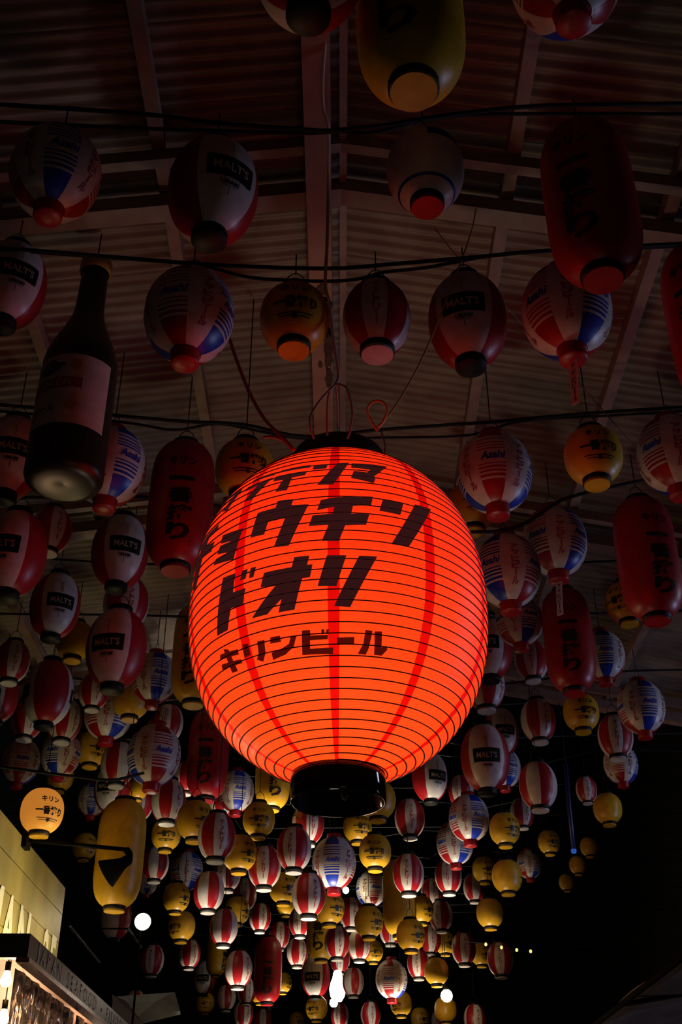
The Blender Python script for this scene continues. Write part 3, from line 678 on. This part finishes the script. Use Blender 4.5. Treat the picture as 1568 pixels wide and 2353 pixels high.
lb = new_obj('bottle_label', lay('bottle_label', [rect2d(-BR * 1.4, BR * 1.3, .165 * BHt, .455 * BHt)], onb(.002), LABEL, .02), bot)
new_obj('red_band', lay('red_band', [rect2d(-.17, .075, .312 * BHt, .355 * BHt)], onb(.003), REDINK, .02), lb)
new_obj('band_lettering', lay('band_lettering', text2d('BEER', w=.12, h=.030, cx=-.02, cy=.333 * BHt, bold=.02), onb(.004), CREAM, .03), lb)
new_obj('lettering', lay('lettering', text2d('ビール', w=.10, h=.034, cx=-.06, cy=.232 * BHt, bold=.03), onb(.003), INK, .03), lb)
new_obj('dark_emblem', lay('dark_emblem', [([(-.06 + .06 * cos(a) * (1 + .18 * sin(5 * a)), .405 * BHt + .032 * sin(a) * (1 + .2 * cos(4 * a))) for a in [2 * pi * i / 24 for i in range(24)]], [tuple(range(24))])], onb(.003), INK, .03), lb)
new_obj('gold_emblem', lay('gold_emblem', [([(.045 + .022 * cos(a) * (1 + .2 * sin(4 * a)), zc * BHt + .025 * sin(a)) for a in [2 * pi * i / 20 for i in range(20)]], [tuple(range(20))]) for zc in (.41, .24)], onb(.003), GOLD, .03), lb)
hc = new_obj('hanging_cord', cord_mesh, bot); hc.location = (0, 0, BHt); hc.scale = (1, 1, roofz(bot.location.x) - .02 - bot.location.z - BHt)

# ------------------------------------------------------------------ ropes and cords
ROPES = [
    ('rope', [(-3.900, 2.620, 4.600), (-1.666, 2.620, 4.861), (-1.199, 2.620, 4.826), (-0.690, 2.620, 4.775), (-0.429, 2.620, 4.728), (-0.141, 2.620, 4.696), (-0.036, 2.620, 4.689), (0.145, 2.620, 4.716), (0.404, 2.620, 4.775), (0.712, 2.620, 4.819), (1.200, 2.620, 4.831), (1.712, 2.620, 4.850), (3.300, 2.620, 4.500)], 0.008, 'black_rope', 'upper black rope of the topmost pair across the roof', 'rope'),
    ('rope', [(-3.900, 2.660, 4.600), (-1.672, 2.660, 4.825), (-1.203, 2.660, 4.784), (-0.693, 2.660, 4.749), (-0.479, 2.660, 4.738), (-0.143, 2.660, 4.724), (-0.006, 2.660, 4.733), (0.116, 2.660, 4.727), (0.332, 2.660, 4.802), (0.580, 2.660, 4.825), (1.209, 2.660, 4.825), (1.725, 2.660, 4.842), (3.300, 2.660, 4.500)], 0.007, 'black_rope', 'lower black rope of the topmost pair across the roof', 'rope'),
    ('rope', [(-3.900, 3.120, 4.600), (-1.971, 3.120, 4.689), (-1.296, 3.120, 4.632), (-0.978, 3.120, 4.598), (-0.629, 3.120, 4.559), (-0.366, 3.120, 4.537), (-0.039, 3.120, 4.526), (0.190, 3.120, 4.548), (0.519, 3.120, 4.586), (0.802, 3.120, 4.620), (1.299, 3.120, 4.654), (1.857, 3.120, 4.689), (3.300, 3.120, 4.500)], 0.008, 'black_rope', 'upper black rope of the second pair, above the bottle cap', 'rope'),
    ('rope', [(-3.900, 3.170, 4.600), (-1.999, 3.170, 4.728), (-1.315, 3.170, 4.673), (-0.992, 3.170, 4.640), (-0.639, 3.170, 4.606), (-0.504, 3.170, 4.581), (-0.369, 3.170, 4.534), (-0.237, 3.170, 4.516), (-0.039, 3.170, 4.509), (0.076, 3.170, 4.523), (0.159, 3.170, 4.554), (0.325, 3.170, 4.579), (0.460, 3.170, 4.613), (0.697, 3.170, 4.659), (1.318, 3.170, 4.691), (1.885, 3.170, 4.728), (3.300, 3.170, 4.500)], 0.007, 'black_rope', 'lower sagging black rope of the second pair', 'rope'),
    ('rope', [(-3.900, 4.200, 4.600), (-2.621, 4.200, 4.814), (-1.584, 4.200, 4.712), (-1.032, 4.200, 4.649), (-0.728, 4.200, 4.616), (-0.447, 4.200, 4.597), (-0.167, 4.200, 4.530), (0.171, 4.200, 4.567), (0.531, 4.200, 4.599), (0.692, 4.200, 4.612), (1.138, 4.200, 4.661), (1.582, 4.200, 4.697), (2.264, 4.200, 4.750), (3.300, 4.200, 4.500)], 0.009, 'black_rope', 'upper black rope of the third pair, behind the glowing lantern top', 'rope'),
    ('rope', [(-3.900, 4.250, 4.600), (-2.646, 4.250, 4.827), (-1.597, 4.250, 4.712), (-1.020, 4.250, 4.649), (-0.774, 4.250, 4.604), (-0.574, 4.250, 4.639), (-0.370, 4.250, 4.594), (-0.168, 4.250, 4.554), (0.173, 4.250, 4.559), (0.595, 4.250, 4.574), (0.842, 4.250, 4.654), (1.252, 4.250, 4.686), (1.597, 4.250, 4.712), (2.285, 4.250, 4.763), (3.300, 4.250, 4.500)], 0.007, 'black_rope', 'lower black rope of the third pair, behind the glowing lantern top', 'rope'),
    ('rope', [(-3.900, 4.750, 4.600), (-3.024, 4.750, 4.639), (-1.700, 4.750, 4.556), (-0.984, 4.750, 4.556), (-0.180, 4.750, 4.434), (0.736, 4.750, 4.354), (1.095, 4.750, 4.536), (1.343, 4.750, 4.613), (1.721, 4.750, 4.692), (2.469, 4.750, 4.772), (3.300, 4.750, 4.500)], 0.01, 'black_rope', 'black rope rising to the right beside the glowing lantern', 'rope'),
    ('rope', [(-3.000, 5.530, 4.735), (-2.200, 5.550, 4.713), (-1.400, 5.570, 4.649), (-0.600, 5.530, 4.605), (0.200, 5.550, 4.641), (1.000, 5.570, 4.635), (1.800, 5.530, 4.649), (2.600, 5.550, 4.741), (3.000, 5.570, 4.755)], 0.008, 'black_rope', 'thin black rope, fourth from the front, lost among the lanterns', 'rope'),
    ('rope', [(-3.000, 6.230, 4.755), (-2.200, 6.250, 4.673), (-1.400, 6.270, 4.669), (-0.600, 6.230, 4.625), (0.200, 6.250, 4.601), (1.000, 6.270, 4.655), (1.800, 6.230, 4.669), (2.600, 6.250, 4.701), (3.000, 6.270, 4.775)], 0.008, 'black_rope', 'thin black rope, fifth from the front, lost among the lanterns', 'rope'),
    ('rope', [(-3.000, 7.180, 4.775), (-2.200, 7.200, 4.693), (-1.400, 7.220, 4.629), (-0.600, 7.180, 4.645), (0.200, 7.200, 4.621), (1.000, 7.220, 4.615), (1.800, 7.180, 4.689), (2.600, 7.200, 4.721), (3.000, 7.220, 4.735)], 0.008, 'black_rope', 'thin black rope, sixth from the front, lost among the lanterns', 'rope'),
    ('rope', [(-4.34, 6.2, 4.0), (-2.151, 5.782, 3.569), (-1.806, 5.803, 3.536), (-1.575, 5.819, 3.510), (-1.403, 5.880, 3.508), (-1.227, 5.937, 3.510), (-1.098, 6.111, 3.609)], 0.008, 'black_rope', 'black rope crossing the lower left just above the lit yellow lantern', 'rope'),
    ('cable', [(-0.054, 2.326, 5.137), (-0.052, 2.453, 5.029), (-0.065, 2.614, 4.960), (-0.063, 2.717, 4.926), (-0.045, 2.779, 4.883), (-0.048, 2.985, 4.838), (-0.051, 2.999, 4.532), (-0.056, 3.001, 4.340), (-0.042, 3.019, 4.254), (-0.024, 3.062, 4.110), (-0.009, 3.097, 3.998), (-0.018, 3.097, 3.959)], 0.0065, 'white_cable', 'pale cable running along the roof beam down to the glowing lantern', 'cable'),
    ('string', [(0.525, 3.108, 4.829), (0.486, 3.143, 4.678), (0.324, 3.146, 4.202), (0.223, 3.151, 3.967), (0.152, 3.156, 3.847), (0.126, 3.158, 3.806)], 0.0035, 'yellow_string', 'yellow string tied from the rafter to the glowing lantern top', 'string'),
    ('string', [(0.126, 3.159, 3.803), (0.102, 3.140, 3.835), (0.091, 3.120, 3.867), (0.114, 3.105, 3.890), (0.147, 3.108, 3.886), (0.159, 3.124, 3.861), (0.141, 3.145, 3.826), (0.117, 3.155, 3.810)], 0.0045, 'yellow_string', 'loose loop in the yellow string beside the glowing lantern top', 'string'),
    ('string', [(0.138, 3.159, 3.803), (0.152, 3.200, 3.777), (0.152, 3.244, 3.762)], 0.003, 'black_rope', 'short dark cord end beside the glowing lantern top', 'string'),
    ('strap', [(-0.457, 3.521, 4.546), (-0.413, 3.499, 4.392), (-0.345, 3.409, 4.159), (-0.274, 3.301, 3.955), (-0.205, 3.236, 3.831), (-0.163, 3.211, 3.759)], 0.007, 'red_cord', 'red cord slanting down to the glowing lantern top from the left', 'cord'),
    ('strap', [(-0.274, 3.293, 3.872), (-0.238, 3.268, 3.856), (-0.197, 3.244, 3.820), (-0.169, 3.217, 3.767)], 0.006, 'red_cord', 'short red cord end at the glowing lantern top', 'cord'),
    ('wire', [(0.406, 3.506, 5.136), (0.514, 3.544, 4.980), (0.709, 3.648, 4.815), (0.877, 3.780, 4.697), (1.067, 3.949, 4.616), (1.323, 4.173, 4.446)], 0.003, 'grey_cord', 'thin grey wire slanting down through the lanterns at the right', 'wire'),
]
for nm, pts, rad, m, label, cat in ROPES:
    tag(new_obj(nm, tube(nm, smooth_path(pts, 5), rad, MATS[m], 6)), label, cat, 'ropes and cords under the roof')

# ------------------------------------------------------------------ food stall at the lower left
BOARD = mat('varnished_board', (.44, .36, .105), .5, col2=(.26, .21, .055), scale=3.5)
SIGNW = mat('cream_sign_paint', (.85, .80, .62), .5, var=.03)
NAVY = mat('navy_fascia', (.012, .028, .055), .35)
GREYINK = mat('grey_sign_paint', (.55, .48, .48), .5)
ALU = mat('aluminium', (.45, .40, .40), .25, metal=.8)
WOODIN = mat('stall_wood', (.22, .10, .05), .5, col2=(.10, .045, .022), scale=8)
SX = -1.85
sb = empty('signboard', (SX, 6.2, 2.7), 0, 'lit yellowish wooden signboard with cream letters above the stall', 'signboard')
def sl(x, y, z): return (x - SX, y - 6.2, z - 2.7)
for z0, z1 in ((3.224, 3.39), (3.044, 3.217), (2.864, 3.037), (2.70, 2.857)):
    V = []; n = 8
    me = boxmesh('board', -.03, 0, 4.6 - 6.2, 7.79 - 6.2, z0 - 2.7, z1 - 2.7, BOARD); new_obj('board', me, sb)
new_obj('backing', boxmesh('backing', -.06, -.031, 4.6 - 6.2, 7.78 - 6.2, .0, .68, DARK), sb)
def on_sign(u, v): return (.004, u - 6.2, v - 2.7)
for s, w_, h_, yc, zc in (('M', .30, .34, 6.22, 2.88), ('A', .27, .34, 6.55, 2.88), ('N', .26, .34, 6.88, 2.88), ('2', .15, .33, 7.45, 2.89), ('F', .13, .33, 7.65, 2.89)):
    new_obj('letter', lay('letter', text2d(s, w=w_, h=h_, cx=yc, cy=zc, bold=.035), on_sign, SIGNW, .2), sb)
FX, FY0, FY1 = -1.45, 5.53, 10.4
fa = empty('shop_fascia', (FX, FY0, 2.5), 0, 'dark navy shop fascia with pale grey capital letters below the signboard', 'shop sign')
new_obj('fascia_board', boxmesh('fascia_board', -.05, 0, 0, FY1 - FY0, .03, .136, NAVY), fa)
new_obj('end_board', boxmesh('end_board', -1.6, -.05, 0, .05, .03, .136, NAVY), fa)
new_obj('metal_trim', boxmesh('metal_trim', -.05, .012, -.005, FY1 - FY0, .008, .029, ALU), fa)
cur = .17
for ch in 'JAPAN SEAFOOD • FISHERMAN':
    if ch == ' ': cur += .11; continue
    _V, _F, gw, gh = glyphs(ch, .0); sc = .078 / .73
    cyl = .084 if ch != '•' else .08
    new_obj('letter', lay('letter', [([(cur + (a + gw / 2) * sc * 1.35, cyl + b * sc * (1 if ch != 'J' else .95)) for a, b in _V], _F)], lambda u, v: (.004, u, v), GREYINK, .3), fa)
    cur += gw * sc * 1.35 + .045
tag(new_obj('canopy_roof', boxmesh('canopy_roof', -3.3, -1.5, 5.6, 10.3, 2.60, 2.63, NAVY)), 'flat dark roof of the stall behind the fascia', 'roof', kind='structure')
tag(new_obj('wall_stall', boxmesh('wall_stall', -3.35, -3.3, 5.6, 10.3, 0, 2.6, WOODIN)), 'brown wooden back wall inside the stall', 'wall', kind='structure')
tag(new_obj('ceiling_stall', boxmesh('ceiling_stall', -3.3, -1.52, 5.6, 10.3, 2.575, 2.598, WOODIN)), 'brown wooden ceiling inside the stall', 'ceiling', kind='structure')
tag(new_obj('trim_1', boxmesh('trim_1', -2.95, -2.85, 7.9, 8.0, 0, 2.57, ALU)), 'upright metal post inside the stall', 'post', kind='structure')
# clear vinyl weather curtain, hanging in folds
VIN = bpy.data.materials.new('clear_vinyl'); VIN.use_nodes = True
_n = VIN.node_tree.nodes; _l = VIN.node_tree.links; _n.remove(_n['Principled BSDF'])
_t = _n.new('ShaderNodeBsdfTransparent'); _t.inputs[0].default_value = (.975, .965, .96, 1); _g = _n.new('ShaderNodeBsdfGlossy'); _g.inputs['Roughness'].default_value = .12
_g.inputs[0].default_value = (.9, .85, .85, 1)
_f = _n.new('ShaderNodeLayerWeight'); _f.inputs['Blend'].default_value = .2; _nz = _n.new('ShaderNodeTexNoise'); _nz.inputs['Scale'].default_value = 6
_b = _n.new('ShaderNodeBump'); _b.inputs['Strength'].default_value = .6; _b.inputs['Distance'].default_value = .05; _l.new(_nz.outputs['Fac'], _b.inputs['Height']); _l.new(_b.outputs[0], _g.inputs['Normal'])
_m = _n.new('ShaderNodeMixShader'); _l.new(_f.outputs['Fresnel'], _m.inputs[0]); _l.new(_t.outputs[0], _m.inputs[1]); _l.new(_g.outputs[0], _m.inputs[2]); _l.new(_m.outputs[0], _n['Material Output'].inputs[0])
def curtain(y0, y1, amp, seed, label):
    rnd = random.Random(seed); V, F = [], []; n, k = 90, 14; ph = [rnd.uniform(0, 6.28) for _ in range(4)]
    for i in range(n + 1):
        y = y0 + (y1 - y0) * i / n
        for j in range(k + 1):
            q = j / k; z = 2.50 - 1.5 * q
            x = -1.515 + amp * (.4 + q) * (sin(y * 23 + ph[0] + 2.5 * q) + .6 * sin(y * 41 + ph[1] - 4 * q) + .5 * sin(11 * q + y * 9 + ph[2]))
            V.append((x, y, z))
    for i in range(n):
        for j in range(k): F.append((i * (k + 1) + j, i * (k + 1) + j + 1, (i + 1) * (k + 1) + j + 1, (i + 1) * (k + 1) + j))
    o = new_obj('vinyl_curtain', mesh('vinyl_curtain', V, F, VIN)); sm = o.modifiers.new('thickness', 'SOLIDIFY'); sm.thickness = .0015
    tag(o, label, 'curtain', 'clear vinyl curtains of the stall')
curtain(5.62, 7.0, .011, 1, 'clear vinyl curtain at the near end of the stall, rippled')
curtain(7.05, 9.3, .013, 2, 'clear vinyl curtain farther along under the stall fascia, rippled')
BULB = mat('warm_bulb', (1, .85, .6), .3, emit=(1, .62, .26), es=26, var=0)
bulb_me = lathe('glass_bulb', [(.001, -.045), (.014, -.043), (.026, -.028), (.027, -.012), (.018, .012), (.012, .03), (.001, .031)], BULB, 14)
sock_me = lathe('socket', [(.013, .028), (.014, .03), (.014, .07), (.001, .072)], BLACK, 10)
BULBS_GLINTS = [((-1.620, 5.847, 2.499), 1, 'top bulb at the near corner of the stall'), ((-1.620, 5.892, 2.333), 1, 'lower bulb at the left edge inside the stall'), ((-1.660, 6.285, 2.351), 1, 'bulb cut by the bottom edge inside the stall'),
 ((-1.750, 7.126, 2.691), .55, 'small bulb-shaped vinyl glint under the start of the fascia trim'), ((-1.800, 7.337, 2.638), .5, 'small bulb-shaped glint in the middle of the vinyl curtain'), ((-1.750, 7.803, 2.690), .5, 'small bulb-shaped vinyl glint under the fascia lettering, upper'),  # added: reflections in the vinyl, built as the smaller lit bulbs
 ((-1.950, 8.299, 2.722), .5, 'small bulb-shaped vinyl glint deep inside the stall, centre'), ((-1.750, 8.251, 2.682), .5, 'small bulb-shaped vinyl glint farthest along under the fascia'), ((-1.900, 7.994, 2.606), .5, 'small bulb-shaped vinyl glint low in the stall, centre'), ((-1.800, 8.507, 2.658), .7, 'bulb-shaped vinyl glint at the bottom edge, farthest right in the stall')]
for i, (p, s, ph) in enumerate(BULBS_GLINTS):
    r_ = empty('bulb_or_glint', p, 0, 'lit warm ' + ph, 'bulb', 'bulbs inside the stall'); r_.scale = (s, s, s)
    new_obj('glass_bulb', bulb_me, r_); new_obj('socket', sock_me, r_)
    c_ = new_obj('cord', cord_mesh, r_); c_.location = (0, 0, .07); c_.scale = (1, 1, max((2.574 - p[2]) / s - .07, .01))
light('stall_bulb_light', 'POINT', (-2.2, 6.4, 2.0), 60, (1, .6, .32), .1)
light('stall_bulb_light', 'POINT', (-2.2, 8.2, 2.0), 50, (1, .6, .32), .1)
# strip lamp on the canopy that washes the signboard
st = empty('strip_lamp', (-1.58, 6.9, 2.64), 0, 'slim strip lamp on the stall roof lighting the signboard', 'lamp')
new_obj('lamp_housing', boxmesh('lamp_housing', -.015, .015, -.9, .9, 0, .012, ALU), st)
a_ = light('strip_lamp_light', 'AREA', (0, 0, .02), 7, (1, .82, .40), 1.7, None, .02); a_.parent = st
a_.rotation_euler = (0, radians(140), 0); a_.data.size = .02; a_.data.size_y = 1.7
# black gooseneck sign lamp
LB = mat('matt_black_metal', (.003, .003, .003), .9, spec=.1)
gl = empty('gooseneck_lamp', (-1.850, 6.620, 3.382), 0, 'black gooseneck lamp on an arm in front of the blank long yellow lantern', 'lamp')
gp = Vector(gl.location)
def gloc(p): return Vector(p) - gp
e1 = Vector((-1.244, 6.598, 3.320)); e2 = Vector((-1.221, 6.588, 3.260)); e3 = Vector((-1.335, 6.606, 3.193))
new_obj('wall_bracket', boxmesh('wall_bracket', -.03, .03, -.05, .05, -.05, .04, LB), gl)
new_obj('arm', tube('arm', [gloc(gp), gloc(gp + (e1 - gp) * .5), gloc(e1)], .012, LB, 8), gl)
new_obj('elbow', tube('elbow', smooth_path([gloc(e1), gloc(e1 + (e2 - e1) * .5 + Vector((.012, 0, 0))), gloc(e2)], 4), .02, LB, 8), gl)
ax = (e3 - e2).normalized(); sh = lathe('shade', [(.012, -.02), (.03, 0), (.034, .04), (.085, .15), (.082, .148), (.03, .042), (.001, .03)], LB, 28)
so = new_obj('shade', sh, gl); so.location = gloc(e2); so.rotation_euler = ax.to_track_quat('Z', 'Y').to_euler()
sp = light('gooseneck_light', 'SPOT', (0, 0, 0), 5, (1, .80, .42), .03); sp.parent = gl; sp.location = gloc(e2 + ax * .13); sp.data.spot_size = radians(110); sp.data.spot_blend = .6
sp.rotation_euler = (Vector((-1.9, 6.3, 3.3)) - (e2 + ax * .13)).to_track_quat('-Z', 'Y').to_euler()
# white spotlight
def spot_lamp(p, r, aim, col, es, label, power):
    t = empty('spotlight', p, 0, label, 'lamp'); d = (Vector(aim) - Vector(p)).normalized(); q = d.to_track_quat('Z', 'Y').to_euler()
    hs = new_obj('lamp_housing', lathe('lamp_housing', [(.001, -r * 2.2), (r * .5, -r * 2.1), (r * .6, -r), (r * 1.05, 0), (r * 1.05, .01), (r, .01), (r * .9, -.004), (.001, -.006)], LB, 24), t); hs.rotation_euler = q
    ln = new_obj('lens', lathe('lens', [(r * .95, .0), (r * .7, .012), (.001, .018)], mat('lens_' + str(int(es)), (1, 1, 1), .2, emit=col, es=es, var=0), 24), t); ln.rotation_euler = q
    new_obj('stand', tube('stand', [(-.02, .03, 0), (-.03, .10, -.06), (-.03, .12, -.15), (-.03, .12, 2.632 - p[2])], .010, LB), t)
    l_ = light('spotlight_light', 'SPOT', tuple(d * .04), power, col, r * .6); l_.parent = t; l_.data.spot_size = radians(120); l_.rotation_euler = d.to_track_quat('-Z', 'Y').to_euler()
spot_lamp((-1.575, 9.356, 3.511), .068, (.4, .2, 1.9), (1, .86, .58), 14, 'white spotlight shining at the lower left beside a yellow lantern', 5)
# round bulb low on the right
rbm = mat('round_bulb_glass', (1, .9, .7), .3, emit=(1, .80, .48), es=16, var=0)
t = empty('round_bulb', (1.091, 12.568, 3.466), 0, 'bare round bulb shining near the bottom, right of centre', 'bulb')
new_obj('glass_globe', lathe('glass_globe', [(.001, -.052), (.025, -.046), (.045, -.025), (.052, 0), (.045, .026), (.025, .046), (.001, .05)], rbm, 20), t)
new_obj('socket', lathe('socket', [(.02, .042), (.022, .045), (.022, .1), (.001, .102)], BLACK, 12), t)
c_ = new_obj('cord', cord_mesh, t); c_.location = (0, 0, .1); c_.scale = (1, 1, 4.9 - .1 - t.location.z); FAR.append((t.location.x, t.location.y, 4.9))
l_ = light('round_bulb_light', 'POINT', (0, 0, -.09), 5, (1, .74, .42), .04); l_.parent = t
t.scale = (1.2, 1.2, 1.2)
t = empty('small_bulb', (0.052, 12.504, 4.512), 0, 'small bright bulb among the lanterns below the centre', 'bulb')
new_obj('glass_globe', lathe('glass_globe', [(.001, -.036), (.02, -.03), (.033, -.012), (.034, .008), (.022, .03), (.001, .036)], rbm, 16), t)
new_obj('socket', lathe('socket', [(.014, .03), (.015, .032), (.015, .07), (.001, .072)], BLACK, 12), t)
c_ = new_obj('cord', cord_mesh, t); c_.location = (0, 0, .07); c_.scale = (1, 1, 4.9 - .07 - t.location.z); FAR.append((t.location.x, t.location.y, 4.9))
l_ = light('small_bulb_light', 'POINT', (0, 0, -.06), 3, (1, .86, .5), .03); l_.parent = t
# glowing shape added in place of the overexposed gap at the far end
wl = mat('white_glow', (1, 1, .95), .3, emit=(1, .97, .85), es=7, var=0)
t = empty('glowing_shape', (-0.042, 14.636, 3.742), 0, 'white glowing shape of uneven outline at the bottom centre', 'lamp')
new_obj('glow_part', lathe('glow_part', [(.001, -.02), (.05, -.015), (.085, .04), (.10, .12), (.085, .19), (.06, .25), (.05, .31), (.03, .335), (.001, .34)], wl, 24), t)
new_obj('glow_part', lathe('glow_part', [(.001, -.10), (.03, -.095), (.05, -.06), (.045, -.02), (.001, -.018)], wl, 18), t).location = (-.045, 0, .02)
c_ = new_obj('cord', cord_mesh, t); c_.location = (0, 0, .34); c_.scale = (1, 1, 4.9 - .34 - t.location.z); FAR.append((t.location.x, t.location.y, 4.9))
l_ = light('glowing_shape_light', 'POINT', (0, -.16, .1), 4, (1, .9, .7), .08); l_.parent = t
# tiny fairy lights
FL = mat('fairy_light', (1, .9, .6), .3, emit=(1, .75, .25), es=1.2, var=0)
fl_me = lathe('fairy_bulb', [(.001, -.016), (.010, -.012), (.014, 0), (.010, .012), (.001, .016)], FL, 10)
for p, ph in (((1.355, 11.132, 3.689), 'first'), ((1.501, 11.147, 3.665), 'second'), ((1.644, 11.160, 3.644), 'third'), ((1.774, 11.166, 3.634), 'fourth')):
    o = new_obj('fairy_light', fl_me); o.location = p
    tag(o, 'tiny yellow fairy light, ' + ph + ' from the left, above the fading row', 'light', 'fairy lights at the lower right')
tag(new_obj('light_string', tube('light_string', smooth_path([(1.123, 11.114, 3.716), (1.355, 11.129, 3.692), (1.501, 11.145, 3.668), (1.644, 11.157, 3.647), (1.774, 11.164, 3.637), (4.34, 10.6, 3.75)], 4), .003, ROPE, 5)), 'thin cord carrying the tiny fairy lights at the lower right', 'cord')
# rails and pale canvas beyond the stall
for p, q, ph in (((-2.300, 10.001, 3.614), (-2.300, 11.409, 3.578), 'long thin pale rail running behind the signboard end'), ((-1.900, 10.534, 3.704), (-1.900, 11.313, 3.701), 'short thin pale rail beside the white spotlight')):
    tag(new_obj('rail', tube('rail', [p, ((p[0] + q[0]) / 2, (p[1] + q[1]) / 2, (p[2] + q[2]) / 2), q], .014, ALU, 6)), ph, 'rail')
    new_obj('wall_arm', tube('wall_arm', [p, ((p[0] - 4.34) / 2, p[1], p[2]), (-4.34, p[1], p[2])], .008, LB, 5), bpy.data.objects[[o.name for o in bpy.data.objects if o.name.startswith('rail')][-1]])
CANV = mat('pale_canvas', (.36, .38, .33), .8, col2=(.24, .26, .22), scale=4)
cv = empty('canvas_awning', (-2.045, 13.029, 3.294), 0, 'pale grey canvas awning at the bottom left beyond the stall', 'awning')
def cpt(px, d): return (px[0] - cv.location.x, px[1] - cv.location.y, px[2] - cv.location.z)
quad = [cpt(q, 0) for q in ((-2.284, 12.250, 3.409), (-1.848, 13.514, 3.651), (-1.733, 13.189, 3.415), (-2.022, 12.588, 3.246), (-2.296, 12.179, 3.145))]
V = quad + [(a, b + .06, c - .03) for a, b, c in quad]; n = 5
new_obj('canvas_top', mesh('canvas_top', V, [tuple(range(n)), tuple(range(n, 2 * n))[::-1]] + [(i, n + i, n + (i + 1) % n, (i + 1) % n) for i in range(n)], CANV, smooth=False), cv)
quad = [cpt(q, 0) for q in ((-2.282, 12.131, 3.410), (-2.133, 12.112, 3.347), (-1.952, 12.179, 3.145), (-2.224, 12.108, 3.069))]
V = quad + [(a, b + .06, c - .03) for a, b, c in quad]; n = 4
new_obj('canvas_flap', mesh('canvas_flap', V, [tuple(range(n)), tuple(range(n, 2 * n))[::-1]] + [(i, n + i, n + (i + 1) % n, (i + 1) % n) for i in range(n)], CANV, smooth=False), cv)
new_obj('awning_post', tube('awning_post', [(0, .1, -.05), (0, .1, -cv.location.z / 2), (0, .1, -cv.location.z)], .02, ALU), cv)
# blue tube hanging at the right
PIPE = mat('blue_pipe', (.008, .025, .14), .4)
BTIP = mat('blue_tip', (.02, .1, .6), .3, emit=(.03, .16, .7), es=.4, var=0)
o = empty('blue_tube', (1.622, 7.946, 3.692), 0, 'thin blue tube hanging in the dark at the right', 'tube')
new_obj('tube', tube('tube', [(0, 0, .0), (0, 0, .3), (.01, 0, .62)], .016, PIPE, 8), o)
new_obj('tip', lathe('tip', [(.001, -.03), (.016, -.025), (.02, 0), (.001, .004)], BTIP, 10), o)
c_ = new_obj('cord', cord_mesh, o); c_.location = (.01, 0, .62); c_.scale = (1, 1, max(roofz(o.location.x) - .02 - o.location.z - .62, .05))
# cloth awning of the stall on the right, seen from below
UMB = mat('dark_awning_cloth', (.16, .13, .125), .7, col2=(.09, .065, .06), scale=5)
aw = empty('cloth_awning', (1.33, 3.6, 2.38), 0, 'dark cloth awning seen from below at the lower right corner', 'awning')
V, F = [], []; n, k = 60, 16
for i in range(n + 1):
    y = 6.4 * i / n
    for j in range(k + 1):
        q = j / k; x = 1.9 * q
        V.append((x, y, .34 * q + .05 * sin(2.4 * y) * sin(pi * q) - .05 * abs(sin(pi * y / 1.06)) * (1 - q) * .0 + .012 * sin(9 * q + 4 * y)))
for i in range(n):
    for j in range(k): F.append((i * (k + 1) + j, i * (k + 1) + j + 1, (i + 1) * (k + 1) + j + 1, (i + 1) * (k + 1) + j))
uc = new_obj('cloth', mesh('cloth', V, F, UMB), aw); sm = uc.modifiers.new('thickness', 'SOLIDIFY'); sm.thickness = .004
new_obj('front_rail', tube('front_rail', [(0, -.02, -.012), (0, 3.2, -.012), (0, 6.42, -.012)], .014, LB, 8), aw)
for y in (.02, 2.13, 4.26, 6.38): new_obj('support_bar', tube('support_bar', [(0, y, -.02), (.95, y, .13), (1.9, y, .30)], .012, LB, 8), aw)
for y in (.02, 6.38): new_obj('post', tube('post', [(1.9, y, .32), (1.9, y, -1.0), (1.9, y, -2.38)], .02, LB, 8), aw)


FAR.sort(key=lambda p: p[1]); _bins = []
for p in FAR:
    if _bins and p[1] - _bins[-1][0][1] < .55: _bins[-1].append(p)
    else: _bins.append([p])
ORD = ('first', 'second', 'third', 'fourth', 'fifth', 'sixth', 'seventh', 'eighth', 'ninth', 'tenth', 'eleventh', 'twelfth', 'thirteenth', 'fourteenth', 'fifteenth', 'sixteenth', 'seventeenth', 'eighteenth', 'nineteenth', 'twentieth', 'last')
for i_, b_ in enumerate(_bins):
    b_.sort(); ym = sum(p[1] for p in b_) / len(b_)
    pts = [(-4.34, ym, 4.95)] + b_ + [(4.34, ym, 4.95)]
    tag(new_obj('rope', tube('rope', pts, .006, ROPE, 5)), 'thin black rope carrying the far lanterns, ' + ORD[min(i_, 20)] + ' row from the front', 'rope', 'ropes and cords under the roof')
